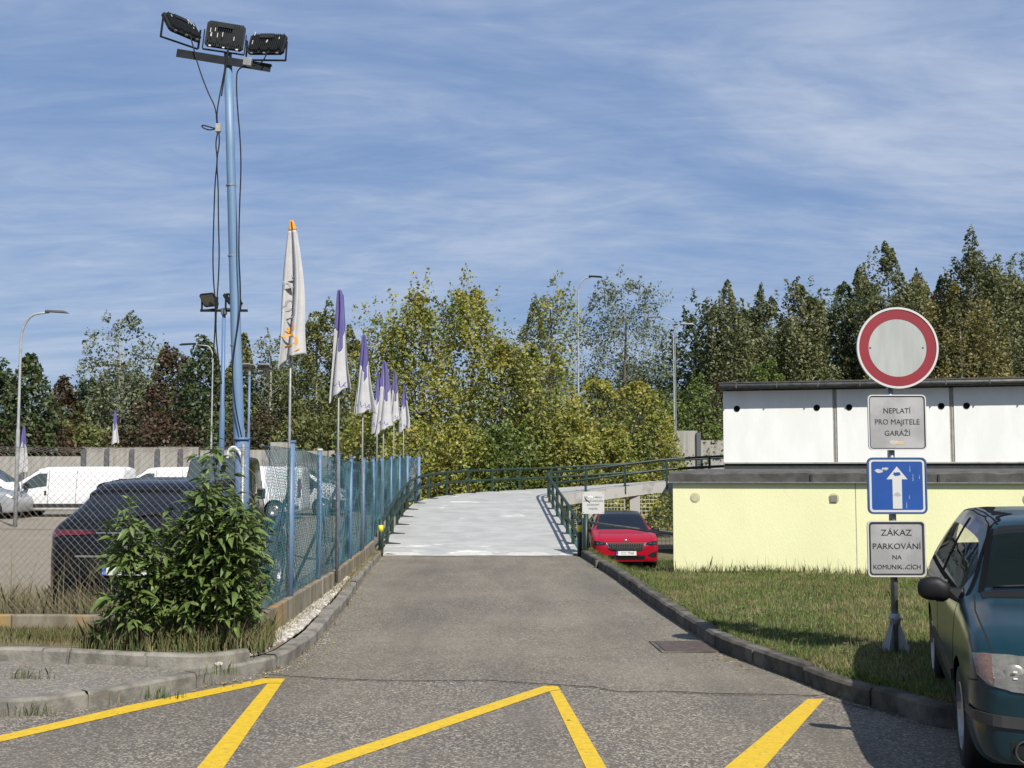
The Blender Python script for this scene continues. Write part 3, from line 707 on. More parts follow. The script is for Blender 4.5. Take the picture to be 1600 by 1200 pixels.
# tall concrete barrier at the back
GB = empty('barrier_wall', (0, 0, 0), 0, 'long grey concrete barrier wall with dark steel posts behind the parked white vans', 'wall')
def bpanel(px0, px1, ytop, d, posts=None):
    a, b = at(px0, 739, d), at(px1, 739, d); z = at(px0, ytop, d).z
    MB().box(a.x + .03, b.x - .03, d, d + .16, -.1, z).build('wall_panel', CONCB, GB)
def bpost(px, ytop, d, w_=.24):
    a = at(px, ytop, d); MB().box(a.x - w_/2, a.x + w_/2, d - .14, d - .003, -.1, a.z).build('steel_post', LAMPHEAD, GB)
for q in ((-60, 42, 713), (42, 131, 713), (131, 168, 699), (168, 207, 699), (207, 246, 698.5), (246, 283, 698), (283, 310, 698), (311, 421, 703)): bpanel(*q, 66)
for x in (36, 132, 168, 207, 247, 283): bpost(x, 702, 66)
for q in ((421, 455, 691), (456, 512, 704.5), (512, 560, 704), (560, 640, 704), (640, 700, 704)): bpanel(*q, 64)
for q in ((1000, 1053, 690), (1054, 1091, 673), (1092, 1145, 688), (1145, 1230, 688)): bpanel(*q, 66)
for x, y in ((1046, 689), (1091, 676)): bpost(x, y, 66, .24)
# ------------------------------------------------------------ vehicles
def paint(name, c, rough=.28, coat=.0, metal=0.0, c2=None): return mat(name, c, c2, rough=rough, coat=coat, metal=metal, scale=3)
TEAL = paint('teal_car_paint', (0.005, 0.028, 0.038), rough=.2, c2=(0.005, 0.028, 0.038)); TEAL.node_tree.nodes['Principled BSDF'].inputs['Specular IOR Level'].default_value = .45
SEALM = mat('window_rubber', (0.006, 0.006, 0.007), rough=.9, spec=.1)
RED = paint('red_car_paint', (0.36, 0.005, 0.020), rough=.22)
NAVYB = paint('black_blue_car_paint', (0.004, 0.005, 0.008), rough=.16)
BLKP = paint('black_van_paint', (0.004, 0.005, 0.006), rough=.22)
WHT = paint('white_van_paint', (0.78, 0.79, 0.80), rough=.4)
SILV = paint('silver_car_paint', (0.42, 0.43, 0.45), rough=.35, metal=.4)
WGLASS = mat('car_glass_dark', (0.008, 0.010, 0.013), rough=.03, spec=.8)
WGLASSG = mat('car_glass_greenish', (0.05, 0.07, 0.065), rough=.03, spec=.8)
CGLASS = glass_mat('car_glass_clear', (0.02, 0.035, 0.03), .22)
LENS2 = mat('headlight_reflector', (0.40, 0.39, 0.34), (0.30, 0.29, 0.25), rough=.3, metal=.4, scale=30)
LENSC = mat('headlight_lens', (0.25, 0.24, 0.20), (0.17, 0.16, 0.135), rough=.12, coat=1, scale=22, metal=.35)
CHROME = mat('chrome', (0.75, 0.75, 0.76), rough=.12, metal=1)
AMBER = mat('indicator_lens', (0.17, 0.10, 0.07), (0.12, 0.07, 0.05), rough=.15, coat=1, scale=60)
REDL = mat('tail_lamp_red', (0.11, 0.006, 0.010), rough=.15, coat=1)
TYRE = mat('tyre_rubber', (0.015, 0.015, 0.015), rough=.85)
RIM = mat('wheel_rim', (0.42, 0.43, 0.44), rough=.35, metal=.7)
INTER = mat('car_interior', (0.022, 0.022, 0.024), rough=.9)
PLATEW = mat('plate_white', (0.80, 0.80, 0.79), rough=.4); PLATEB = mat('plate_blue', (0.01, 0.08, 0.42), rough=.4)
INK = mat('black_ink', (0.012, 0.012, 0.012), rough=.6)
SEAM = mat('panel_gap', (0.003, 0.003, 0.003), rough=.9)

def rows_of(zb, w, zbelt, wt, zt):
    hb = zbelt - zb
    return [(w * .90, zb), (w * .97, zb + .10 * hb), (w * 1.0, zb + .45 * hb), (w * .995, zb + .74 * hb), (w * .955, zbelt), (wt + (w*.955 - wt) * .10, zbelt + (zt - zbelt) * .82), (wt * .80, zt - .012 * min(1, (zt - zbelt) * 3)), (0, zt)]
def catmull(P, sub):
    P = [P[0]] + list(P) + [(-P[-2][0], P[-2][1])]; o = []
    for i in range(1, len(P) - 2):
        p0, p1, p2, p3 = P[i-1], P[i], P[i+1], P[i+2]
        for k in range(sub):
            t = k / sub
            o.append(tuple(.5 * ((2*b) + (-a + c) * t + (2*a - 5*b + 4*c - d) * t*t + (-a + 3*b - 3*c + d) * t**3) for a, b, c, d in zip(p0, p1, p2, p3)))
    o.append(P[-2]); return o
class Shell:
    def __init__(s, stations, dx=.04, sub=4, win=3, wheels=(), bulge=(.05, .03)):
        S = sorted(stations); xs = [q[0] for q in S]; n = int(round((xs[-1] - xs[0]) / dx)); X = np.linspace(xs[0], xs[-1], n + 1)
        par = []
        for c in range(1, 6):
            v = np.interp(X, xs, [q[c] for q in S]); k = np.ones(win) / win; vp = np.pad(v, win // 2, mode='edge'); vv = np.convolve(vp, k, 'valid')[:len(v)]
            vv[0], vv[-1] = v[0], v[-1]; par.append(vv)
        s.X = X; s.sub = sub; half = [catmull(rows_of(*[par[c][i] for c in range(5)]), sub) for i in range(n + 1)]
        m = len(half[0]); s.m = m; s.n = n
        # ring: right side rows (y<0) 0..m-1, then left mirrored
        V = []
        for i in range(n + 1):
            for (y, z) in half[i]: V.append(Vector((X[i], -y, z)))
            for (y, z) in reversed(half[i][:-1]): V.append(Vector((X[i], y, z)))
        s.W = W = 2 * m - 1
        Fc = []     # (faces, u, v)
        for i in range(n):
            for j in range(W - 1):
                v = (j + .5) / sub if j < m - 1 else (2 * (m - 1) - j - .5) / sub
                Fc.append(((i*W+j, (i+1)*W+j, (i+1)*W+j+1, i*W+j+1), (X[i] + X[i+1]) / 2, v, j < m - 1))
        # wheel arches
        dele = set()
        for (wx, wz, wr) in wheels:
            inside = [((V[k].x - wx) ** 2 + (V[k].z - wz) ** 2) < wr * wr for k in range(len(V))]
            for fi, (f, u, v, rs) in enumerate(Fc):
                if v < 3.6 and sum(inside[k] for k in f) >= 3: dele.add(fi)
            used = {k for fi, (f, u, v, rs) in enumerate(Fc) if fi not in dele for k in f}
            for k in used:
                jj = k % W; vv = (jj if jj < m else W - 1 - jj) / sub
                dd = math.hypot(V[k].x - wx, V[k].z - wz)
                if vv < 3.7 and (inside[k] or dd < wr + .03) and dd > 1e-6 and any(True for _ in (0,)):
                    if inside[k]:
                        V[k].x = wx + (V[k].x - wx) * wr / dd; V[k].z = wz + (V[k].z - wz) * wr / dd
        s.F = [q for fi, q in enumerate(Fc) if fi not in dele]
        # caps
        s.caps = []
        for end, i, bl in ((1, n, bulge[0]), (-1, 0, bulge[1])):
            ring = [V[i*W+j] for j in range(W)]; zc = (ring[0].z + ring[m-1].z) / 2; prev = list(range(i*W, i*W+W))
            for sc in (.85, .6, .3):
                cur = []
                for q in ring:
                    V.append(Vector((q.x + end * bl * (1 - sc * sc), q.y * sc, zc + (q.z - zc) * sc))); cur.append(len(V) - 1)
                for j in range(W): s.caps.append((prev[j], prev[(j+1) % W], cur[(j+1) % W], cur[j]))
                prev = cur
            s.caps.append(tuple(prev))
        s.under = [(i*W, (i+1)*W, (i+1)*W+W-1, i*W+W-1) for i in range(n)]
        s.V = V
    def bvh(s): return BVHTree.FromPolygons(s.V, [f[0] for f in s.F] + s.caps)
    def part(s, name, sel, m, parent, extra=(), off=0.0):
        fs = [f for (f, u, v, rs) in s.F if sel(u, v, rs)] + list(extra)
        ids = sorted({k for f in fs for k in f}); mp = {k: i for i, k in enumerate(ids)}
        mb = MB().add([s.V[k] for k in ids], [tuple(mp[k] for k in f) for f in fs]); o = mb.build(name, m, parent, smooth=True)
        return o
def decal(bvh, name, top, bot, m, parent, view='front', side=-1, off=.006, nx=10, ny=4, thick=.02, label=None, smooth=True):
    """patch between two curves projected onto the shell; front/rear view (y,z), side view (x,z), top view (x,y)"""
    def cur(P, t):
        q = t * (len(P) - 1); i = min(int(q), len(P) - 2); return Vector(P[i]).lerp(Vector(P[i+1]), q - i)
    vs = []; ok = []
    D = {'front': Vector((-1, 0, 0)), 'rear': Vector((1, 0, 0)), 'side': Vector((0, -side, 0)), 'top': Vector((0, 0, -1))}[view]
    for i in range(nx + 1):
        a, b = cur(top, i / nx), cur(bot, i / nx)
        for j in range(ny + 1):
            q = a.lerp(b, j / ny)
            o = {'front': Vector((6, q[0], q[1])), 'rear': Vector((-6, q[0], q[1])), 'side': Vector((q[0], side * 6, q[1])), 'top': Vector((q[0], q[1], 6))}[view]
            h, nrm, _, _ = bvh.ray_cast(o, D)
            if h is None or (view == 'rear' and h.x > 0) or (view == 'front' and h.x < 0): vs.append(None); continue
            if nrm.dot(D) > 0: nrm = -nrm
            vs.append(h + nrm * off)
    W = ny + 1; mb = MB(); idx = {}; V = []
    for k, v in enumerate(vs):
        if v is not None: idx[k] = len(V); V.append(v)
    fs = []
    for i in range(nx):
        for j in range(ny):
            c = (i*W+j, (i+1)*W+j, (i+1)*W+j+1, i*W+j+1)
            if all(k in idx for k in c): fs.append(tuple(idx[k] for k in c))
    if not fs: return None
    # skirt
    cnt = {}
    for f in fs:
        for a, b in zip(f, f[1:] + f[:1]): cnt[frozenset((a, b))] = cnt.get(frozenset((a, b)), 0) + 1
    low = {}
    for e, c in cnt.items():
        if c == 1:
            for k in e:
                if k not in low: low[k] = len(V); V.append(V[k] + D * thick)
    for f in list(fs):
        for a, b in zip(f, f[1:] + f[:1]):
            if cnt[frozenset((a, b))] == 1: fs.append((b, a, low[a], low[b]))
    mb.add(V, fs); o = mb.build(name, m, parent, smooth=False)
    if label: o['label'] = label
    return o
def seam(bvh, pts, parent, view='side', side=-1, wd=.006, name='panel_gap', m=None, off=.0015):
    P = resample([Vector((*p, 0)) for p in pts], .06); top = []; bot = []
    for i, p in enumerate(P):
        t = P[min(i+1, len(P)-1)] - P[max(i-1, 0)]; t.normalize(); nn = Vector((-t.y, t.x, 0)) * wd / 2
        top.append((p + nn).xy); bot.append((p - nn).xy)
    return decal(bvh, name, top, bot, m or SEAM, parent, view, side, off=off, nx=len(P) * 2, ny=1, thick=.001)
def wheel(parent, x, y, r, wd=.20, spokes=5, rimr=.66, name='wheel', disc=False):
    sgn = -1 if y < 0 else 1
    w_ = empty(name, (x, y, r), 0, parent=parent)
    M_ = Matrix.Rotation(R(90) * (-sgn), 4, 'X')     # local +z -> outward
    mb = MB(); lathe(mb, [(r*rimr, -wd/2), (r*.93, -wd/2), (r, -wd*.36), (r, wd*.36), (r*.93, wd/2), (r*rimr, wd/2 - .005)], 32, M_); mb.build('tyre', TYRE, w_, smooth=True)
    mb = MB(); rr = r * rimr
    lathe(mb, [(rr, wd/2 - .004), (rr*.94, wd/2 - .0), (rr*.90, wd/2 - .05), (rr*.90, -wd*.3)], 28, M_)
    if disc: lathe(mb, [(0, wd/2 - .02), (rr*.2, wd/2 - .02), (rr*.35, wd/2 - .05), (rr*.62, wd/2 - .015), (rr*.90, wd/2 - .045)], 24, M_)
    else:
        lathe(mb, [(0, wd/2 - .015), (rr*.17, wd/2 - .02), (rr*.2, wd/2 - .06)], 16, M_)
        for k in range(spokes): 
            mb.box(rr*.1, rr*.93, -rr*.09, rr*.09, wd/2 - .055, wd/2 - .022, M=M_ @ Matrix.Rotation(2*math.pi*k/spokes, 4, 'Z'))
    mb.build('rim', RIM, w_, smooth=False)
    return w_
def liners(sh, wheels, parent, wy):
    for (wx, wz, wr) in wheels:
        for sgn in (-1, 1):
            mb = MB(); M_ = Matrix.Translation((wx, sgn * (wy - .17), wz)) @ Matrix.Rotation(R(90), 4, 'X')
            lathe(mb, [(0, sgn * .14), (wr + .004, sgn * .14), (wr + .006, -sgn * .150)], 28, M_); mb.build('wheel_arch', BLACKPL, parent, smooth=True)
def plate(parent, M, chars, w_=.52, h=.11):
    p = empty('number_plate', parent=parent); p.matrix_local = M
    MB().box(-w_/2 + .045, w_/2, -.006, .004, -h/2, h/2).build('plate', PLATEW, p, bevel=.002)
    MB().box(-w_/2, -w_/2 + .044, -.006, .004, -h/2, h/2).build('country_strip', PLATEB, p)
    if chars: text('lettering', chars, .098, INK, p, Matrix.Translation((.022, -.0065, 0)) @ FACE, sx=.86)
    text('lettering', 'CZ', .036, PLATEW, p, Matrix.Translation((-w_/2 + .022, -.0065, -h*.28)) @ FACE)
    return p

# --- teal hatchback parked half on the kerb, front towards us
def teal_car():
    root = empty('hatchback_car', (3.71, 7.92, 0), 0, 'dark teal hatchback parked at the right edge over the kerb, showing its headlight and mirror', 'car')
    YAW = R(16); fwd = Vector((-math.sin(YAW), -math.cos(YAW), 0))
    root.rotation_euler = (0, R(1.3), math.atan2(fwd.y, fwd.x)); root.location.z = .055
    st = [(-1.98, .34, .66, .80, .50, .90), (-1.93, .25, .76, .90, .60, 1.02), (-1.80, .22, .80, .93, .60, 1.16), (-1.55, .21, .82, .95, .565, 1.335), (-1.35, .20, .825, .95, .565, 1.375),
          (-.8, .19, .825, .945, .575, 1.405), (-.2, .19, .825, .935, .575, 1.41), (.25, .19, .825, .925, .565, 1.395), (.42, .19, .825, .92, .555, 1.37), (.70, .19, .825, .915, .60, 1.235), (1.06, .19, .823, .905, .665, .985),
          (1.14, .19, .82, .895, .66, .955), (1.40, .19, .82, .86, .66, .915), (1.65, .19, .815, .825, .65, .87), (1.80, .19, .805, .775, .63, .815), (1.90, .20, .78, .71, .59, .755), (1.955, .21, .74, .645, .53, .69), (1.975, .23, .69, .58, .47, .62)]
    wh = [(1.22, .30, .335), (-1.24, .30, .335)]
    sh = Shell(st, dx=.03, sub=6, win=5, wheels=wh, bulge=(.02, .02))
    ws = lambda u, v: .47 < u < 1.03 and v > 5.18
    sg = lambda u, v: 4.12 < v < 4.86 and (-.36 < u < .82 or -1.32 < u < -.44) and True
    rg = lambda u, v: u < -1.56 and u > -1.90 and v > 5.5
    bvh = sh.bvh()
    body = sh.part('body', lambda u, v, rs: not (ws(u, v) or sg(u, v) or rg(u, v)), TEAL, root, extra=sh.caps + sh.under)
    wso = sh.part('windscreen', lambda u, v, rs: ws(u, v), CGLASS, root)
    for sd in (True, False):
        sh.part('side_window', lambda u, v, rs: 4.12 < v < 4.86 and -.36 < u < .82 and rs == sd, CGLASS, root)
        sh.part('side_window', lambda u, v, rs: 4.12 < v < 4.86 and -1.32 < u < -.44 and rs == sd, CGLASS, root)
    sh.part('rear_window', lambda u, v, rs: rg(u, v), CGLASS, root)
    liners(sh, wh, root, .80)
    for x in (1.22, -1.24):
        for y in (-.715, .715): wheel(root, x, y, .295, disc=True)
    # black window surround, screen edge, drip rails
    for sd, s_ in ((-1, -1), (1, 1)):
        seam(bvh, [(.95, .945), (.3, .95), (-.4, .955), (-1.45, .975)], root, 'side', s_, wd=.03, name='window_seal', m=SEALM, off=.004)
        seam(bvh, [(-.40, .97), (-.42, 1.34)], root, 'side', s_, wd=.085, name='door_pillar', m=SEALM, off=.004)
        seam(bvh, [(1.0, .96), (.80, 1.10), (.50, 1.29), (.36, 1.355), (.1, 1.385), (-.7, 1.39), (-1.3, 1.36), (-1.46, 1.22), (-1.5, .99)], root, 'side', s_, wd=.022, name='window_seal', m=SEALM, off=.004)
        seam(bvh, [(.92, .92), (.93, .55), (.90, .25)], root, 'side', s_, wd=.008)
        seam(bvh, [(-.40, .93), (-.38, .55), (-.36, .24)], root, 'side', s_, wd=.008)
        decal(bvh, 'side_moulding', [(.86, .50), (-.9, .50)], [(.86, .43), (-.9, .43)], BLACKPL, root, 'side', s_, off=.012, nx=24, ny=2)
        decal(bvh, 'door_handle', [(-.22, .80), (-.38, .805)], [(-.22, .765), (-.38, .77)], BLACKPL, root, 'side', s_, off=.022, nx=4, ny=1)
    # roof and bonnet gaps
    for s_ in (-1, 1):
        seam(bvh, [(.42, s_*.50), (.1, s_*.515), (-.7, s_*.52), (-1.3, s_*.50)], root, 'top', wd=.014, name='roof_strip', m=SEALM)
        seam(bvh, [(1.05, s_*.705), (1.3, s_*.725), (1.6, s_*.72), (1.80, s_*.705), (1.87, s_*.68)], root, 'top', wd=.009)
        seam(bvh, [(.47, s_*.545), (.75, s_*.60), (1.04, s_*.665)], root, 'top', wd=.035, name='screen_seal', m=SEALM, off=.004)
    decal(bvh, 'cowl', [(1.045, -.67), (1.045, .67)], [(1.115, -.665), (1.115, .665)], BLACKPL, root, 'top', off=.006, nx=24, ny=2)
    seam(bvh, [(-.66, .742), (-.5, .745), (-.3, .71), (0, .70), (.3, .71), (.5, .745), (.66, .742)], root, 'front', wd=.007)
    decal(bvh, 'screen_header', [(.455, -.54), (.455, .54)], [(.51, -.555), (.51, .555)], BLACKPL, root, 'top', off=.003, nx=16, ny=1)
    # headlights with amber corner, reflector inside
    for s_ in (-1, 1):
        f_ = lambda P: [(s_ * y, z) for y, z in P]
        h = decal(bvh, 'headlight', f_([(.782, .745), (.74, .755), (.62, .755), (.49, .750), (.36, .738)]), f_([(.768, .655), (.72, .612), (.62, .590), (.49, .578), (.36, .588)]), LENSC, root, 'front', off=.010, nx=22, ny=7, thick=.03)
        decal(bvh, 'indicator', f_([(.779, .742), (.74, .751), (.70, .752)]), f_([(.765, .662), (.735, .634), (.70, .615)]), AMBER, h, 'front', off=.014, nx=8, ny=5, thick=.02)
        for yy in (.60, .455):
            mb = MB(); c = bvh.ray_cast(Vector((6, s_*yy, .672)), Vector((-1, 0, 0)))[0]
            lathe(mb, [(0, .010), (.030, .010), (.048, .007), (.052, .002)], 24, Matrix.Translation(c) @ Matrix.Rotation(R(90), 4, 'Y')); mb.build('reflector', LENS2, h, smooth=True)
            for dz in (-.017, .017):
                MB().box(c.x + .018, c.x + .026, s_*yy - .010, s_*yy + .010, .672 + dz - .004, .672 + dz + .004).build('bulb_highlight', PLATEW, h)
        decal(bvh, 'bumper_moulding', f_([(.83, .475), (.78, .472), (.6, .462), (.40, .455), (.18, .452)]), f_([(.83, .425), (.78, .415), (.6, .405), (.40, .398), (.18, .395)]), DKGREYPL, root, 'front', off=.014, nx=20, ny=3)
        decal(bvh, 'fog_lamp_recess', f_([(.63, .335), (.55, .348), (.42, .345), (.2, .345), (.0, .345)]), f_([(.63, .285), (.55, .235), (.42, .232), (.2, .232), (.0, .232)]), SEAM, root, 'front', off=.004, nx=16, ny=4)
        mb = MB(); c = bvh.ray_cast(Vector((6, s_*.555, .29)), Vector((-1, 0, 0)))[0]
        pts = [c + Vector((.012, .056 * math.cos(a), .056 * math.sin(a))) for a in np.linspace(0, 2*math.pi, 25)]
        mb.tube(pts, .006, 6); mb.build('fog_lamp_ring', DKGREYPL, root, smooth=True)
        seam(bvh, f_([(.46, .292), (.2, .290), (0, .290)]), root, 'front', wd=.010, name='grille_slat', m=DKGREYPL, off=.012)
    [seam(bvh, [(q_*.82, .60), (q_*.775, .625)], root, 'front', wd=.007) for q_ in (-1, 1)]
    # radiator grille, centre of the nose
    gr = decal(bvh, 'grille', [(-.30, .70), (0, .715), (.30, .70)], [(-.25, .555), (0, .54), (.25, .555)], BLACKPL, root, 'front', off=.008, nx=16, ny=4)
    for k in range(9):
        y = -.22 + k * .055; c = bvh.ray_cast(Vector((6, y, .63)), Vector((-1, 0, 0)))[0]
        MB().box(c.x - .01, c.x + .02, y - .008, y + .008, .57, .69).build('slat', BLACKPL, gr)
    # mirrors
    for s_ in (-1, 1):
        m_ = empty('wing_mirror', (.80, s_ * .80, .93), 0, parent=root)
        bm = bmesh.new(); bmesh.ops.create_icosphere(bm, subdivisions=3, radius=1)
        for v in bm.verts:
            n_ = v.co.copy(); x_, y_, z_ = n_
            p = 2.6; q = (abs(x_)**p + abs(y_)**p + abs(z_)**p) ** (1/p); v.co = Vector((x_/q * .055 + .02, s_ * (.115 + y_/q * .098 * s_ * s_), z_/q * .072 - (.012 if y_ * s_ > .4 else 0) + .045))
            if v.co.x < .0: v.co.x = .0
        me = bpy.data.meshes.new('housing'); bm.to_mesh(me); bm.free(); me.materials.append(BLACKPL); me.polygons.foreach_set('use_smooth', [True] * len(me.polygons))
        h = bpy.data.objects.new('housing', me); col.objects.link(h); h.parent = m_
        MB().add([(.02, -s_*.06, -.06), (.10, -s_*.05, -.045), (.05, s_*.03, -.01), (.0, s_*.03, -.01), (.02, -s_*.06, .06), (.05, -s_*.05, .05), (.045, s_*.04, .05), (.0, s_*.04, .05)],
                 [(0, 1, 2, 3), (4, 7, 6, 5), (0, 4, 5, 1), (1, 5, 6, 2), (2, 6, 7, 3), (3, 7, 4, 0)]).build('mirror_foot', BLACKPL, m_, bevel=.008)
        MB().box(-.006, -.002, s_*.115 - .08, s_*.115 + .08, -.01, .10).build('mirror_glass', CHROME, m_)
    # wipers
    for (y0, y1) in ((-.60, -.02), (-.02, .52)):
        P = []
        for k in range(9):
            t = k / 8; y = y0 + (y1 - y0) * t; x = 1.045 - .012 * math.sin(t * 3.1)
            h = bvh.ray_cast(Vector((x - .01, y, 6)), Vector((0, 0, -1)))[0]; P.append(h + Vector((0.006, 0, .018)))
        wp = MB().tube(P, .009, 6).build('wiper', BLACKPL, root, smooth=True)
        MB().tube([P[4] + Vector((0, 0, .012)), P[6] + Vector((.02, 0, .022)), P[8] + Vector((.055, .05, .004))], [.010, .013, .016], 6).build('wiper_arm', BLACKPL, wp, smooth=True)
    # interior: dashboard, seats, headrests, steering wheel
    MB().box(.72, 1.02, -.62, .62, .70, .90).build('dashboard', INTER, root, bevel=.03)
    for y in (-.34, .34):
        s = empty('front_seat', (0, y, 0), 0, parent=root)
        MB().box(-.15, .38, -.25, .25, .30, .50).build('cushion', INTER, s, bevel=.04)
        MB().box(-.30, -.14, -.25, .25, .42, 1.10, M=Matrix.Rotation(R(-4), 4, 'Y')).build('backrest', INTER, s, bevel=.06)
        MB().box(-.34, -.24, -.14, .14, 1.07, 1.28).build('headrest', INTER, s, bevel=.045)
    MB().box(-1.30, -1.16, -.58, .58, .42, 1.00).build('rear_bench', INTER, root, bevel=.04)
    MB().box(-1.5, .9, -.6, .6, .24, .30).build('floor_pan', INTER, root)
    mb = MB(); cc = Vector((.52, .34, .88)); mb.tube([cc + Vector((.06 * math.sin(a), .18 * math.cos(a), .17 * math.sin(a))) for a in np.linspace(0, 2*math.pi, 25)], .014, 6); mb.build('steering_wheel', INTER, root, smooth=True)
    MB().box(.43, .46, -.11, .11, 1.25, 1.31).build('rear_view_mirror', INTER, root, bevel=.01)
    for s_ in (-1, 1):
        decal(bvh, 'tail_lamp', [(s_*.70, .98), (s_*.55, .98)], [(s_*.74, .72), (s_*.55, .72)], REDL, root, 'rear', off=.01, nx=5, ny=5)
    return root
teal_car()

# --- red hatchback in the yard under the ramp
def red_car():
    root = empty('hatchback_car', (2.98, 33.3, -.80), 0, 'bright red hatchback with a dark roof parked in the sunken yard below the ramp', 'car')
    root.rotation_euler = (0, 0, R(-90))
    st = [(-2.15, .36, .74, .86, .55, .98), (-2.05, .28, .84, .98, .62, 1.12), (-1.6, .22, .895, 1.0, .60, 1.36), (-1.0, .20, .895, .98, .60, 1.45), (-.2, .19, .895, .96, .60, 1.47), (.35, .19, .895, .95, .585, 1.43), (.55, .19, .895, .945, .585, 1.38),
          (1.15, .19, .895, .93, .73, .99), (1.28, .19, .893, .92, .73, .955), (1.7, .19, .885, .86, .70, .90), (1.95, .19, .86, .78, .66, .82), (2.08, .20, .81, .70, .58, .74), (2.13, .22, .77, .64, .52, .68)]
    wh = [(1.28, .32, .36), (-1.36, .32, .36)]
    sh = Shell(st, dx=.045, sub=4, win=3, wheels=wh, bulge=(.05, .03)); bvh = sh.bvh()
    ws = lambda u, v: .56 < u < 1.14 and v > 5.2
    sg = lambda u, v: 4.15 < v < 4.9 and -1.6 < u < .9
    rf = lambda u, v: v > 5.6 and -1.7 < u < .55
    rg = lambda u, v: u < -1.7 and u > -2.05 and v > 5.5
    sh.part('body', lambda u, v, rs: not (ws(u, v) or sg(u, v) or rf(u, v) or rg(u, v)), RED, root, extra=sh.caps + sh.under)
    sh.part('roof', lambda u, v, rs: rf(u, v), NAVYB, root)
    sh.part('windscreen', lambda u, v, rs: ws(u, v), WGLASS, root)
    for sd in (True, False): sh.part('side_window', lambda u, v, rs: sg(u, v) and rs == sd, WGLASS, root)
    sh.part('rear_window', lambda u, v, rs: rg(u, v), WGLASS, root)
    liners(sh, wh, root, .87)
    for x in (1.28, -1.36):
        for y in (-.78, .78): wheel(root, x, y, .32)
    for s_ in (-1, 1):
        f_ = lambda P: [(s_ * y, z) for y, z in P]
        h = decal(bvh, 'headlight', f_([(.83, .735), (.70, .735), (.56, .70), (.50, .685)]), f_([(.80, .65), (.70, .63), (.58, .64), (.50, .66)]), WGLASS, root, 'front', off=.012, nx=12, ny=3)
        for yy in (.74, .64):
            c = bvh.ray_cast(Vector((6, s_*yy, .685)), Vector((-1, 0, 0)))[0]; MB().box(c.x + .0, c.x + .02, s_*yy - .03, s_*yy + .03, .672, .70).build('lamp_unit', LENSC, h)
        decal(bvh, 'side_air_intake', f_([(.80, .50), (.70, .46), (.58, .40)]), f_([(.78, .33), (.68, .33), (.58, .36)]), BLACKPL, root, 'front', off=.01, nx=8, ny=3)
        seam(bvh, f_([(.60, .96), (.66, .90), (.70, .80), (.60, .74), (.45, .725), (.2, .72), (0, .72)]), root, 'front', wd=.008)
        m_ = empty('wing_mirror', (.82, s_*.93, .98), 0, parent=root)
        mb = MB(); lathe(mb, [(0, -.10), (.05, -.09), (.075, -.02), (.07, .07), (.03, .11), (0, .115)], 14, Matrix.Rotation(R(90), 4, 'X')); mb.build('housing', BLACKPL, m_, smooth=True)
        MB().box(-.03, .03, -.10 if s_ > 0 else .04, -.04 if s_ > 0 else .10, -.06, -.02).build('mirror_foot', BLACKPL, m_)
        seam(bvh, [(1.02, .92), (1.02, .3)], root, 'side', s_, wd=.01)
    gr = decal(bvh, 'grille', [(-.50, .70), (-.3, .695), (0, .70), (.3, .695), (.50, .70)], [(-.40, .53), (-.3, .505), (0, .495), (.3, .505), (.40, .53)], BLACKPL, root, 'front', off=.012, nx=18, ny=3)
    for k in range(15):
        y = -.42 + k * .06; c = bvh.ray_cast(Vector((6, y, .6)), Vector((-1, 0, 0)))[0]
        MB().box(c.x + .005, c.x + .028, y - .012, y + .012, .53, .685).build('slat', DKGREYPL, gr)
    seam(bvh, [(-.52, .70), (-.42, .52), (0, .488), (.42, .52), (.52, .70)], gr, 'front', wd=.018, name='grille_frame', m=CHROME, off=.02)
    decal(bvh, 'lower_grille', [(-.52, .375), (0, .385), (.52, .375)], [(-.48, .29), (0, .28), (.48, .29)], BLACKPL, root, 'front', off=.01, nx=14, ny=2)
    seam(bvh, [(-.80, .27), (-.5, .245), (0, .24), (.5, .245), (.80, .27)], root, 'front', wd=.03, name='front_lip', m=RED, off=.03)
    # winged round badge
    mb = MB(); c = bvh.ray_cast(Vector((6, 0, .755)), Vector((-1, 0, 0)))[0]
    lathe(mb, [(0, .02), (.035, .018), (.042, .0)], 18, Matrix.Translation(c) @ Matrix.Rotation(R(80), 4, 'Y')); mb.build('badge', CHROME, root, smooth=True)
    c = bvh.ray_cast(Vector((6, 0, .43)), Vector((-1, 0, 0)))[0]
    plate(root, Matrix.Translation((c.x + .025, 0, .43)) @ Matrix.Rotation(R(90), 4, 'Z'), '1CC 7968')
    return root
red_car()

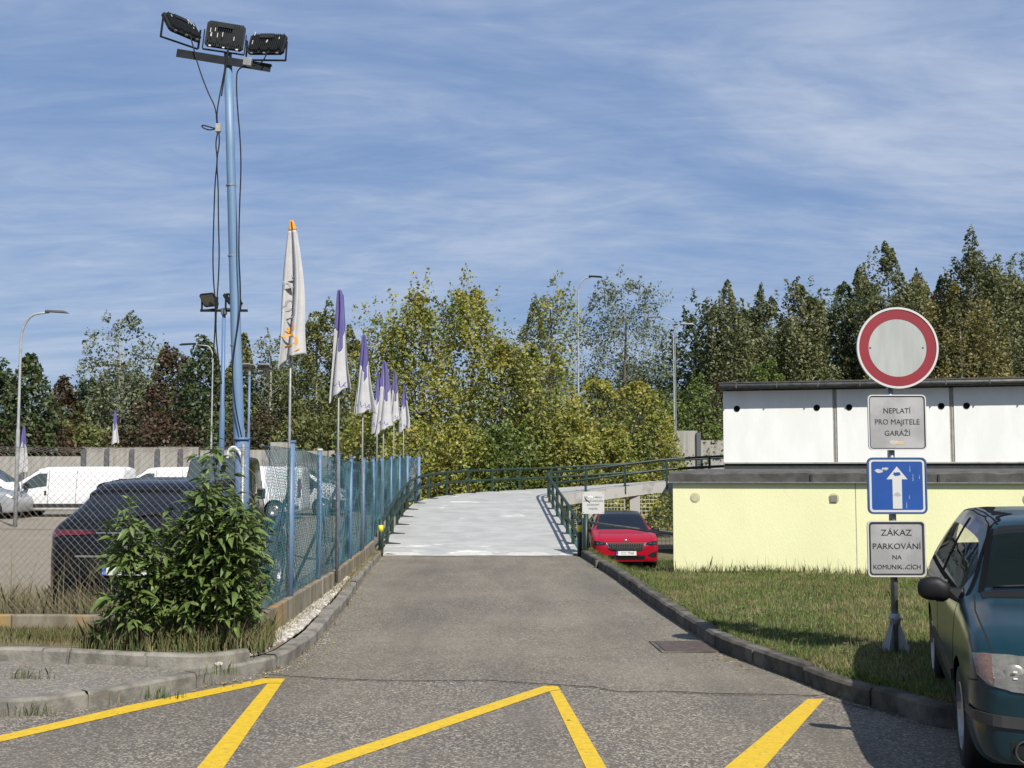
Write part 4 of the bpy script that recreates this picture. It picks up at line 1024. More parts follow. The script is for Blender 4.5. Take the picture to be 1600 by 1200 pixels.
# --- black SUV seen from behind through the fence
def suv(loc, rz, label, m=NAVYB, group=None, plate_chars='9AB 6', front_light=False):
    root = empty('suv_car', loc, rz, label, 'car', group)
    st = [(-2.26, .40, .80, .98, .62, 1.08), (-2.20, .30, .90, 1.10, .66, 1.19), (-2.05, .26, .92, 1.12, .62, 1.34), (-1.72, .24, .93, 1.11, .585, 1.56), (-1.45, .23, .93, 1.09, .60, 1.63), (-.6, .22, .93, 1.06, .63, 1.67), (.2, .22, .93, 1.03, .64, 1.63), (.45, .22, .93, 1.02, .64, 1.58),
          (1.1, .22, .93, 1.00, .76, 1.14), (1.25, .22, .92, .99, .76, 1.09), (1.9, .22, .89, .92, .70, 1.0), (2.15, .24, .82, .80, .6, .86), (2.25, .28, .76, .70, .5, .78)]
    wh = [(1.35, .36, .40), (-1.33, .36, .40)]
    sh = Shell(st, dx=.05, sub=4, win=3, wheels=wh, bulge=(.04, .05)); bvh = sh.bvh()
    ws = lambda u, v: .46 < u < 1.1 and v > 5.2
    sg = lambda u, v: 4.15 < v < 4.9 and -1.75 < u < .9
    rg = lambda u, v: -2.17 < u < -1.74 and v > 5.15
    sh.part('body', lambda u, v, rs: not (ws(u, v) or sg(u, v) or rg(u, v)), m, root, extra=sh.caps + sh.under)
    sh.part('windscreen', lambda u, v, rs: ws(u, v), WGLASSG, root); sh.part('rear_window', lambda u, v, rs: rg(u, v), WGLASS, root)
    for sd in (True, False): sh.part('side_window', lambda u, v, rs: sg(u, v) and rs == sd, WGLASS, root)
    liners(sh, wh, root, .90)
    for x in (1.35, -1.33):
        for y in (-.80, .80): wheel(root, x, y, .36)
    for s_ in (-1, 1):
        f_ = lambda P: [(s_ * y, z) for y, z in P]
        decal(bvh, 'tail_lamp', f_([(.89, 1.075), (.75, 1.085), (.5, 1.078), (.38, 1.068)]), f_([(.88, .98), (.75, 1.025), (.5, 1.035), (.38, 1.045)]), REDL, root, 'rear', off=.012, nx=14, ny=3)
        decal(bvh, 'reflector', f_([(.90, .60), (.82, .62)]), f_([(.88, .38), (.84, .42)]), REDL, root, 'rear', off=.01, nx=4, ny=4)
        decal(bvh, 'headlight', f_([(.84, .86), (.6, .84)]), f_([(.82, .74), (.6, .76)]), LENSC, root, 'front', off=.012, nx=8, ny=3)
        decal(bvh, 'roof_rail', [(.3, s_*.62), (-.6, s_*.64), (-1.5, s_*.62)], [(.3, s_*.595), (-.6, s_*.615), (-1.5, s_*.595)], BLACKPL, root, 'top', off=.04, nx=14, ny=1, thick=.05)
        m_ = empty('wing_mirror', (.85, s_*.99, 1.06), 0, parent=root)
        mb = MB(); lathe(mb, [(0, -.10), (.06, -.09), (.085, 0), (.07, .08), (0, .115)], 14, Matrix.Rotation(R(90), 4, 'X')); mb.build('housing', BLACKPL, m_, smooth=True)
    decal(bvh, 'light_bar', [(-.36, 1.058), (.36, 1.058)], [(-.36, 1.05), (.36, 1.05)], GALV, root, 'rear', off=.008, nx=8, ny=1)
    decal(bvh, 'screen_wiper', [(-.05, 1.24), (-.42, 1.27)], [(-.05, 1.225), (-.42, 1.258)], BLACKPL, root, 'rear', off=.03, nx=6, ny=1)
    decal(bvh, 'tailgate_trim', [(-.58, .81), (.58, .81)], [(-.58, .79), (.58, .79)], GALV, root, 'rear', off=.012, nx=10, ny=1)
    decal(bvh, 'plate_recess', [(-.45, .75), (.45, .75)], [(-.40, .55), (.40, .55)], BLACKPL, root, 'rear', off=.006, nx=8, ny=2)
    decal(bvh, 'bumper_trim', [(-.66, .42), (.66, .42)], [(-.60, .30), (.60, .30)], DKGREYPL, root, 'rear', off=.02, nx=12, ny=2)
    decal(bvh, 'spoiler', [(-1.66, -.62), (-1.66, .62)], [(-1.80, -.60), (-1.80, .60)], m, root, 'top', off=.025, nx=12, ny=2, thick=.04)
    seam(bvh, [(-.70, 1.05), (-.64, .75), (-.55, .44), (0, .43), (.55, .44), (.64, .75), (.70, 1.05)], root, 'rear', wd=.008)
    mb = MB(); c = bvh.ray_cast(Vector((-6, 0, .90)), Vector((1, 0, 0)))[0]; mb.box(c.x - .014, c.x - .004, -.06, .06, .885, .915).build('badge', CHROME, root, bevel=.003)
    c = bvh.ray_cast(Vector((-6, 0, .65)), Vector((1, 0, 0)))[0]
    plate(root, Matrix.Translation((c.x - .02, 0, .65)) @ Matrix.Rotation(R(-90), 4, 'Z'), plate_chars)
    return root
# heading away from us, nose slightly to the right
suv((-4.22, 15.5, 0), R(89), 'black family SUV seen from behind through the front fence, left of the bush')

# --- panel vans
def van(loc, rz, label, m=WHT, group='vans parked in the lot', high=1.97, dark_low=True, glass=None):
    glass = glass or WGLASSG
    root = empty('panel_van', loc, rz, label, 'van', group)
    st = [(-2.55, .35, .90, 1.05, .78, high - .12), (-2.50, .28, .945, 1.10, .80, high - .05), (-2.3, .27, .95, 1.10, .80, high), (-.5, .25, .95, 1.10, .80, high), (.55, .25, .95, 1.09, .78, high - .02), (.85, .25, .95, 1.08, .74, high - .10),
          (1.65, .25, .95, 1.04, .76, 1.32), (1.85, .25, .94, 1.01, .74, 1.20), (2.25, .25, .92, .93, .68, 1.03), (2.42, .26, .87, .82, .6, .90), (2.5, .30, .80, .72, .5, .80)]
    wh = [(1.52, .34, .39), (-1.55, .34, .39)]
    sh = Shell(st, dx=.06, sub=4, win=3, wheels=wh, bulge=(.05, .02)); bvh = sh.bvh()
    ws = lambda u, v: .82 < u < 1.66 and v > 5.2
    sh.part('body', lambda u, v, rs: not ws(u, v), m, root, extra=sh.caps + sh.under)
    sh.part('windscreen', lambda u, v, rs: ws(u, v), glass, root)
    liners(sh, wh, root, .92)
    for x in (1.52, -1.55):
        for y in (-.84, .84): wheel(root, x, y, .33, disc=True)
    for s_ in (-1, 1):
        f_ = lambda P: [(s_ * y, z) for y, z in P]
        decal(bvh, 'side_window', [(.42, 1.70), (.75, 1.70), (1.02, 1.56), (1.38, 1.28)], [(.42, 1.20), (.75, 1.16), (1.02, 1.11), (1.38, 1.10)], glass, root, 'side', s_, off=.008, nx=14, ny=5)
        for P in ([(.34, 1.85), (.34, .35)], [(1.52, 1.15), (1.50, .80)], [(-.75, 1.85), (-.75, .35)]): seam(bvh, P, root, 'side', s_, wd=.016)
        decal(bvh, 'door_handle', [(.48, 1.02), (.40, 1.02)], [(.48, .86), (.40, .86)], BLACKPL, root, 'side', s_, off=.03, nx=2, ny=2)
        decal(bvh, 'sill_moulding', [(1.08, .52), (-1.12, .52)], [(1.08, .38), (-1.12, .38)], DKGREYPL, root, 'side', s_, off=.015, nx=16, ny=2)
        decal(bvh, 'rear_moulding', [(-1.98, .52), (-2.45, .52)], [(-1.98, .38), (-2.45, .38)], DKGREYPL, root, 'side', s_, off=.015, nx=6, ny=2)
        decal(bvh, 'bumper_corner', [(1.95, .66), (2.46, .62)], [(1.95, .30), (2.44, .30)], DKGREYPL, root, 'side', s_, off=.02, nx=8, ny=3)
        decal(bvh, 'tail_lamp', [(-2.40, 1.50), (-2.52, 1.50)], [(-2.40, .80), (-2.52, .80)], REDL, root, 'side', s_, off=.012, nx=3, ny=8)
        decal(bvh, 'headlight', f_([(.84, .98), (.62, .92)]), f_([(.84, .74), (.62, .72)]), LENSC, root, 'front', off=.012, nx=8, ny=4)
        m_ = empty('wing_mirror', (1.15, s_*1.05, 1.20), 0, parent=root)
        MB().box(-.06, .07, -.10, .10, -.13, .13).build('housing', BLACKPL, m_, bevel=.03)
    decal(bvh, 'front_bumper', [(-.80, .56), (0, .58), (.80, .56)], [(-.78, .32), (0, .30), (.78, .32)], DKGREYPL, root, 'front', off=.02, nx=14, ny=3)
    decal(bvh, 'grille', [(-.5, .78), (.5, .78)], [(-.46, .66), (.46, .66)], BLACKPL, root, 'front', off=.01, nx=8, ny=2)
    return root
d = 47.5; sc = ppm(d)
vx = lambda px, dd: (px - 800) / ppm(dd)
v1 = van((vx(8, 47.5) + 2.5, 47.5, 0), R(180), 'white panel van facing left with its front wheel in view, left of the SUV roof')
v2 = copy_tree(v1); v2.location = (vx(176, 50.5) + 2.5, 50.5, 0); v2['label'] = 'white panel van half hidden behind the roof of the black SUV'
v3 = copy_tree(v1); v3.location = (vx(479, 45) - 2.55, 45, 0); v3['label'] = 'white panel van behind the first blue fence post, its red tail lamp showing'
v4 = copy_tree(v1); v4.location = (vx(546, 49) - 2.5, 49, 0); v4.rotation_euler[2] = 0; v4['label'] = 'white van facing right with a dark cab window, last one before the trees'
v5 = copy_tree(v1); v5.location = (vx(52, 54) - 2.5, 54, 0); v5.rotation_euler[2] = 0; v5['label'] = 'white van cut off by the left picture edge, facing right beyond a silver car'
van((-7.55, 31, 0), R(279), 'black van behind the bush and the thin floodlight mast', BLKP, high=2.16, glass=WGLASSG)
s_ = suv((vx(14, 43.5) - 2.3, 45.3, 0), 0, 'silver car with only its front corner showing at the left edge', SILV, plate_chars='')
# ------------------------------------------------------------ road signs
SG_ = mat('sign_grey_white', (0.43, 0.445, 0.425), (0.37, 0.385, 0.37), rough=.5, scale=5, stretch=(3, 1, .4))
SW_ = mat('sign_plate_white', (0.42, 0.42, 0.415), (0.31, 0.31, 0.31), rough=.55, scale=4)
SRIM = mat('sign_rim', (0.60, 0.60, 0.58), rough=.5)
SRED = mat('sign_red', (0.235, 0.010, 0.020), (0.27, 0.012, 0.022), rough=.5, scale=3)
SBLUE = mat('sign_blue', (0.004, 0.062, 0.29), (0.006, 0.075, 0.33), rough=.5, scale=3)
SEDGE = mat('sign_blue_edge', (0.03, 0.09, 0.22), rough=.5)
RESID = mat('sticker_residue', (0.62, 0.42, 0.20), (0.55, 0.50, 0.42), rough=.8, scale=30)
SCRAP = mat('sticker_scrap', (0.60, 0.60, 0.58), (0.42, 0.43, 0.45), rough=.8, scale=30)
DS = 10.16
def rrect(w, h, r, n=6):
    P = []
    for cx_, cz_, a0 in ((w/2-r, h/2-r, 0), (-w/2+r, h/2-r, 90), (-w/2+r, -h/2+r, 180), (w/2-r, -h/2+r, 270)):
        for k in range(n + 1): a = R(a0 + 90 * k / n); P.append((cx_ + r * math.cos(a), cz_ + r * math.sin(a)))
    return P
def slab2(poly, y0, y1, name, m, parent):
    """poly in (x,z), thickness along y (y0 front)"""
    mb = MB(); n = len(poly); mb.add([(x, y0, z) for x, z in poly] + [(x, y1, z) for x, z in poly], [tuple(range(n)), tuple(range(n, 2*n))[::-1]] + [(i, (i+1) % n, n+(i+1) % n, n+i) for i in range(n)])
    return mb.build(name, m, parent)
def ring2(outer, inner, y0, y1, name, m, parent):
    n = len(outer); mb = MB()
    mb.add([(x, y0, z) for x, z in outer] + [(x, y0, z) for x, z in inner] + [(x, y1, z) for x, z in outer] + [(x, y1, z) for x, z in inner],
           [(i, (i+1) % n, n+(i+1) % n, n+i) for i in range(n)] + [(i, 2*n+i, 2*n+(i+1) % n, (i+1) % n) for i in range(n)] + [(n+i, n+(i+1) % n, 3*n+(i+1) % n, 3*n+i) for i in range(n)])
    return mb.build(name, m, parent)
def blob(cx_, cz_, rx, rz, y, name, m, parent, seed=0):
    rg = random.Random(seed); P = [(cx_ + rx * rg.uniform(.5, 1.05) * math.cos(a), cz_ + rz * rg.uniform(.5, 1.05) * math.sin(a)) for a in np.linspace(0, 2*math.pi, 26)[:-1]]
    return slab2(P, y, y + .0006, name, m, parent)
base = at(1403, 1010, DS); PX, PZ = base.x, base.z - .06
pole = empty('sign_post', (PX, DS + .06, PZ), 0, 'grey steel post with a finned foot, carrying four traffic signs on the lawn', 'signpost')
MB().tube([(0, 0, 0), (0, 0, 2.72 - PZ)], .0305, 14).build('tube', GALV, pole, smooth=True)
for a in range(4):
    M_ = Matrix.Rotation(R(45 + 90 * a), 4, 'Z')
    MB().add([M_ @ Vector(p) for p in ((.028, -.004, .03), (.125, -.004, .0), (.125, -.004, .04), (.04, -.004, .26), (.028, -.004, .26), (.028, .004, .03), (.125, .004, .0), (.125, .004, .04), (.04, .004, .26), (.028, .004, .26))],
             [(0, 1, 2, 3, 4), (5, 9, 8, 7, 6), (0, 5, 6, 1), (1, 6, 7, 2), (2, 7, 8, 3), (3, 8, 9, 4), (4, 9, 5, 0)]).build('foot_fin', PALEPOLE, pole)
MB().tube([(0, 0, .24), (0, 0, .33)], .045, 14).build('clamp', PALEPOLE, pole, smooth=True)
for sx in (-1, 1): MB().tube([(sx*.035, -.05, .285), (sx*.035, .05, .285)], .009, 6).build('bolt', GALV, pole)
def sroot(px, py, label, cat='road sign', dz=0):
    c = at(px, py, DS); return empty('road_sign', (c.x, DS, c.z), 0, label, cat, 'signs on the grey post')
def circ(r, n=64): return [(r * math.cos(2*math.pi*k/n), r * math.sin(2*math.pi*k/n)) for k in range(n)]
def clampset(root, zs):
    for z in zs:
        MB().box(-.055, .055, .012, .095, z - .02, z + .02).build('bracket', GALV, root, bevel=.006)
# round: all vehicles prohibited
s1 = sroot(1402.3, 543.5, 'round white sign with a broad red border, topmost on the grey post', 'road sign')
slab2(circ(.334), -.002, .012, 'face', SG_, s1)
ring2(circ(.334), circ(.2505), -.0045, -.002, 'red_ring', SRED, s1)
ring2(circ(.352), circ(.334), -.010, .014, 'rim', SRIM, s1)
for sx in (-.236, .218): slab2([(sx + .007*math.cos(a), .0 + .007*math.sin(a)) for a in np.linspace(0, 2*math.pi, 9)[:-1]], -.0052, -.002, 'bolt', STEELD, s1)
clampset(s1, (-.2, .2))
def plate_sign(px, py, w, h, label):
    r = sroot(px, py, label)
    slab2(rrect(w - .006, h - .006, .035), 0, .010, 'face', SW_, r)
    ring2(rrect(w, h, .038), rrect(w - .02, h - .02, .030), -.008, .012, 'rim', SRIM, r)
    clampset(r, (-.15, .15)); return r
def border(r, w, h, inset, t, m, name='border'): ring2(rrect(w - 2*inset, h - 2*inset, .028), rrect(w - 2*inset - 2*t, h - 2*inset - 2*t, .022), -.0022, -.0002, name, m, r)
s2 = plate_sign(1401.7, 660, .50, .475, 'grey white plate reading NEPLATÍ PRO MAJITELE GARÁŽÍ under the round sign')
border(s2, .50, .475, .012, .0065, INK)
for t_, z, sz, sx in (('NEPLATÍ', .098, .064, .98), ('PRO MAJITELE', .002, .064, .97), ('GARÁŽÍ', -.095, .064, .98)): text('lettering', t_, sz, INK, s2, Matrix.Translation((0, -.0012, z)) @ FACE, sx=sx)
blob(0, -.175, .085, .022, -.0016, 'sticker_residue', RESID, s2, 3); blob(-.03, -.165, .05, .012, -.0020, 'sticker_residue', SCRAP, s2, 4)
s3 = sroot(1401.7, 759, 'blue one way sign with a white arrow pointing up and torn stickers')
slab2(rrect(.50, .475, .045), 0, .010, 'face', SBLUE, s3)
ring2(rrect(.508, .483, .047), rrect(.484, .459, .038), -.008, .012, 'rim', SEDGE, s3)
ring2(rrect(.474, .449, .032), rrect(.438, .413, .020), -.0022, -.0002, 'border', SRIM, s3)
slab2([(-.04, -.195), (.04, -.195), (.04, .055), (.09, .055), (0, .165), (-.09, .055), (-.04, .055)], -.0022, -.0002, 'arrow', SRIM, s3)
blob(-.155, .125, .045, .022, -.0028, 'sticker_scrap', SCRAP, s3, 7); blob(-.10, .145, .045, .014, -.0030, 'sticker_scrap', SCRAP, s3, 8)
blob(.0, .10, .045, .022, -.0032, 'sticker_scrap', SBLUE, s3, 9); blob(0, -.075, .035, .022, -.0032, 'sticker_scrap', SW_, s3, 12)
for k, (x, z, l) in enumerate(((.11, .12, .05), (.135, .04, .06), (.19, .06, .03), (.075, -.19, .05), (.10, -.11, .03))): slab2([(x, z), (x + .004, z), (x + .003, z + l), (x + .001, z + l)], -.0012, -.0002, 'scratch', SCRAP, s3)
clampset(s3, (-.15, .15))
s4 = plate_sign(1401, 857.5, .495, .475, 'lowest white plate on the post, reading ZÁKAZ PARKOVÁNÍ NA KOMUNIKACÍCH')
border(s4, .495, .475, .016, .012, INK)
for t_, z, sz, sx in (('ZÁKAZ', .135, .072, 1.12), ('PARKOVÁNÍ', .020, .068, 1.10), ('NA', -.072, .052, 1.1), ('KOMUNIKACÍCH', -.155, .054, .98)):
    o = text('lettering', t_, sz, INK, s4, Matrix.Translation((0, -.0012, z)) @ FACE, sx=sx, extrude=.0012)
blob(.055, -.15, .022, .02, -.0034, 'sticker_scrap', SW_, s4, 15)

# small sign on the railing
c = at(927, 785.5, 24.5); ss = empty('notice_sign', (c.x, c.y, c.z), 0, 'small white private property notice on a pale post at the foot of the right railing', 'sign')
slab2(rrect(.45, .455, .012), 0, .008, 'face', SRIM, ss)
for t_, z, sz in (('VJEZD DO AREÁLU', .11, .052), ('GARÁŽÍ ZAKÁZÁN', .035, .056), ('SOUKROMÝ', -.045, .056), ('MAJETEK', -.125, .056)): text('lettering', t_, sz, INK, ss, Matrix.Translation((0, -.001, z)) @ FACE, sx=.85)
blob(-.06, .12, .09, .03, -.0034, 'scratch', PLATEW, ss, 21)
for k in range(6): slab2([(-.19 + k*.02, .12 - k*.02), (-.18 + k*.02, .12 - k*.02), (-.15 + k*.018, .05 - k*.012), (-.16 + k*.018, .05 - k*.012)], -.003, -.002, 'scrawl', INK, ss)
for sx in (-1, 1):
    for sz in (-1, 1): slab2([(sx*.2 + .008*math.cos(a), sz*.2 + .008*math.sin(a)) for a in np.linspace(0, 2*math.pi, 9)[:-1]], -.003, 0, 'rivet', STEELD, ss)
MB().tube([(-.21, .04, -c.z - .1), (-.21, .04, .2)], .022, 8).build('post', PALEPOLE, ss, smooth=True)
# swing barrier of the yard
br = empty('barrier_bar', (0, 0, 0), 0, 'thin grey green barrier bar sloping from the railing post to the yellow wall', 'barrier')
a, b = at(914, 788, 24.4), at(1056, 836, 21.5)
MB().tube([at(918, 816, 24.4), at(1052, 834.5, 21.6)], .027, 8).build('bar', GUTTER, br, smooth=True)
MB().tube([(a.x + .02, 24.4, -.45), (a.x + .02, 24.4, at(914, 803, 24.4).z)], .055, 10).build('post', GREEN_P, br, smooth=True)

# ------------------------------------------------------------ floodlight masts
def floodlight(parent, M, w_=.40, h=.30, pale=False):
    f = empty('floodlight', parent=parent); f.matrix_local = M
    # local: x width, z height, back faces -y
    mb = MB(); P = [(-w_/2, -h/2 + .03), (-w_/2 + .03, -h/2), (w_/2 - .03, -h/2), (w_/2, -h/2 + .03), (w_/2, h/2 - .03), (w_/2 - .03, h/2), (-w_/2 + .03, h/2), (-w_/2, h/2 - .03)]
    slab2(P, 0, .035, 'housing', STEELD if not pale else GALV, f)
    q = MB()
    for k in range(int(w_ / .022) - 1): x = -w_/2 + .03 + k * .022; hh = h/2 - (.02 if k % 5 else .045); q.box(x, x + .006, -.035, -.0005, -hh, hh)
    q.build('cooling_fins', STEELD if not pale else GALV, f)
    MB().box(-.08, .08, -.045, -.036, h/2 - .09, h/2 - .03).build('driver_box', STEELD, f)
    MB().box(-w_/2 + .02, w_/2 - .02, .036, .042, -h/2 + .02, h/2 - .02).build('lens', LENSC, f)
    rg = random.Random(int(M.translation.x * 1000))
    for k in range(7):
        x = rg.uniform(-.4, .4) * w_; z = rg.uniform(-.3, .3) * h; l = rg.uniform(.02, .06)
        MB().box(x, x + .006, -.039, -.0355, z, z + l).build('bird_dropping', DROP, f)
    for x in (-.14, 0, .14): MB().box(x*w_/.4 - .012, x*w_/.4 + .012, -.012, .01, -h/2 - .014, -h/2 - .001).build('cable_gland', GALV, f)
    return f
def ubracket(parent, M, w_=.44, hgt=.20):
    mb = MB()
    mb.box(-w_/2, w_/2, -.02, .02, -hgt, -hgt + .008, M=M)
    for sx in (-1, 1): mb.box(sx*w_/2 - .004, sx*w_/2 + .004, -.02, .02, -hgt + .009, .03, M=M)
    return mb.build('bracket', STEELD, parent)
DM = 12.6
b0 = at(376, 775, DM); mast = empty('floodlight_mast', (b0.x, DM, 0), 0, 'tall thick light blue mast with three black floodlights and hanging cables above the fence corner', 'floodlight mast')
def ml(px, py, dy=0.0): p = at(px, py, DM + dy); return Vector((p.x - b0.x, dy, p.z))
top = ml(356, 84)
MB().tube([ml(378, 870), ml(376, 775), ml(371, 600), ml(365, 400), ml(360, 230), top], [.062, .060, .058, .052, .047, .043], 16).build('pole', BLUE_M, mast, smooth=True)
MB().tube([ml(379, 872, -.05), ml(378, 686, -.05)], .072, 14).build('sleeve', BLUE_P, mast, smooth=True)
MB().tube([ml(378, 688, -.05), ml(378, 684, -.05)], .085, 14).build('sleeve_collar', BLUE_P, mast, smooth=True)
for y in (540, 400, 290): MB().tube([ml(364 + (y-400)*.026, y - 1), ml(364 + (y-400)*.026, y + 1)], .056, 14).build('strap', GALV, mast)
# cross beam: an angle iron
pa, pb = ml(277, 77, -.10), ml(424, 101, -.02); ax = (pb - pa).normalized()
up = Vector((0, 0, 1)); sd = ax.cross(up).normalized(); up = sd.cross(ax)
mb = MB(); Lb = (pb - pa).length; MX = Matrix(((ax.x, sd.x, up.x, pa.x), (ax.y, sd.y, up.y, pa.y), (ax.z, sd.z, up.z, pa.z), (0, 0, 0, 1)))
mb.box(0, Lb, 0, .006, -.085, .0, M=MX); mb.box(0, Lb, -.075, -.001, .001, .007, M=MX); mb.build('cross_beam', STEELD, mast)
for (px, py, w_, h, yaw, pit, roll) in ((284, 41, .40, .30, 52, -42, 6), (352, 55, .41, .31, 10, -14, 6), (417, 68, .41, .27, -8, -24, 3)):
    c = ml(px, py, -.10 if px < 300 else -.06)
    M_ = Matrix.Translation(c) @ Matrix.Rotation(R(roll), 4, 'Y') @ Matrix.Rotation(R(yaw), 4, 'Z') @ Matrix.Rotation(R(pit), 4, 'X')
    floodlight(mast, M_, w_, h)
    ubracket(mast, Matrix.Translation(c) @ Matrix.Rotation(R(roll), 4, 'Y') @ Matrix.Rotation(R(yaw * .8), 4, 'Z'), w_ + .035, .19)
MB().box(-.045, .045, -.03, .03, -.045, .045, M=Matrix.Translation(ml(387, 97, -.12)) @ Matrix.Rotation(R(8), 4, 'Y')).build('junction_box', GALV, mast, bevel=.006)
jb = ml(341, 200, -.10)
MB().box(-.028, .028, -.025, .025, -.045, .045, M=Matrix.Translation(jb)).build('junction_box', SLABW, mast, bevel=.006)
cab = [[(298, 58), (310, 105), (325, 145), (337, 168), (339, 195)], [(356, 76), (350, 115), (341, 160), (338.5, 180), (340, 195)],
       [(339, 200), (328, 204), (315, 199), (316, 195), (330, 199), (338, 201)],
       [(340, 207), (336.5, 225), (340, 250), (336, 280), (334, 340), (332, 420), (337, 480), (335, 530), (333, 560)],
       [(342, 207), (343, 225), (338, 250), (341, 290), (341, 340), (343, 410), (338, 480), (337, 520), (341, 560), (346, 600)],
       [(386, 103), (372, 107), (369, 122), (371, 170), (375, 210), (377, 260), (374, 330), (373, 400), (376, 450), (375, 490), (364, 560), (363, 590), (368, 640), (378, 685)],
       [(357, 78), (346, 150), (352, 74)][:2], [(417, 84), (410, 97), (400, 102), (392, 101)]]
for c_ in cab: MB().tube(smooth([ml(x, y, -.11) for x, y in c_], 2), .0075, 5).build('cable', BLACKPL, mast, smooth=True)
MB().tube(smooth([ml(355, 716, -.14), ml(357, 703, -.14), ml(364, 698, -.14), ml(371, 702, -.14), ml(377, 712, -.14), ml(382, 730, -.14)], 2), .017, 8).build('white_hose', PLATEW, mast, smooth=True)
def thin_mast(px, ptop, d, label, yaws, pale=False, r=.042):
    p = at(px, ptop, d); m_ = empty('floodlight_mast', (p.x, d, 0), 0, label, 'floodlight mast', 'thin blue floodlight masts in the lot')
    MB().tube([(0, 0, 0), (0, 0, p.z * .62), (0, 0, p.z * .63), (0, 0, p.z)], [r * 1.25, r * 1.2, r * .9, r * .8], 12).build('pole', BLUE_P, m_, smooth=True)
    MB().tube([(0, 0, p.z - .05), (0, 0, p.z + .06)], r * 1.3, 10).build('pole_cap', GALV, m_)
    MB().box(-.42, .42, -.03, .03, p.z + .0, p.z + .04).build('cross_beam', STEELD, m_)
    for x, yw, pt in yaws:
        M_ = Matrix.Translation((x, 0, p.z + .22)) @ Matrix.Rotation(R(yw), 4, 'Z') @ Matrix.Rotation(R(pt), 4, 'X')
        floodlight(m_, M_, .34, .26, pale); ubracket(m_, Matrix.Translation((x, 0, p.z + .22)) @ Matrix.Rotation(R(yw), 4, 'Z'), .37, .18)
    return m_
thin_mast(350, 487, 21, 'thin light blue mast with two tilted floodlights just left of the thick mast', ((-.26, 150, -35), (.16, 60, -40)))
thin_mast(390, 584, 35, 'thin pale blue mast with two whitish floodlights right of the thick mast', ((-.12, 180, -50), (.42, 180, -55)), True)

# ------------------------------------------------------------ street lamps
def street_lamp(px, ptop, d, side, arm, label, m=PALEPOLE, r=.08, headm=LAMPHEAD, bend=.9, pbase=None):
    p = at(px, ptop, d); root = empty('street_lamp', (p.x, d, 0), 0, label, 'street lamp', 'street lamps rising above the trees'); H = p.z
    pts = [(0, 0, -.5), (0, 0, H * .45), (0, 0, H * .46), (0, 0, H - bend)]; rr = [r, r * .95, r * .72, r * .6]
    for k in range(1, 7): a = R(90 * k / 6); pts.append((side * bend * (1 - math.cos(a)) * .6, 0, H - bend + bend * math.sin(a))); rr.append(r * .55)
    pts.append((side * (bend * .6 + arm), 0, H + .04)); rr.append(r * .45)
    MB().tube(pts, rr, 10).build('pole', m, root, smooth=True)
    x0 = side * (bend * .6 + arm)
    MB().add([(x0 - side*.12, -.08, H + .05), (x0 + side*.62, -.14, H + .01), (x0 + side*.62, .14, H + .01), (x0 - side*.12, .08, H + .05), (x0 - side*.12, -.08, H + .12), (x0 + side*.5, -.11, H + .09), (x0 + side*.5, .11, H + .09), (x0 - side*.12, .08, H + .12)],
             [(0, 1, 2, 3), (4, 7, 6, 5), (0, 4, 5, 1), (1, 5, 6, 2), (2, 6, 7, 3), (3, 7, 4, 0)]).build('lamp_head', headm, root, bevel=.02)
    return root
street_lamp(34, 490, 38, 1, .35, 'grey street lamp at the far left with its arm pointing right', r=.065)
street_lamp(903, 434, 62, 1, .15, 'white street lamp standing in the yellow trees behind the ramp', r=.075, headm=STEELD)
street_lamp(1052, 508, 60, 1, .10, 'pale street lamp beside the concrete barrier with a light head', r=.06, headm=PALEPOLE, bend=.6)
street_lamp(1054.5, 497, 63, -1, .35, 'slim lamp with a dark head pointing left, behind the pale one', m=GALV, r=.045)
street_lamp(333, 540, 52, -1, .55, 'grey street lamp with a dark head left of the blue masts', r=.05, headm=STEELD, bend=.55)

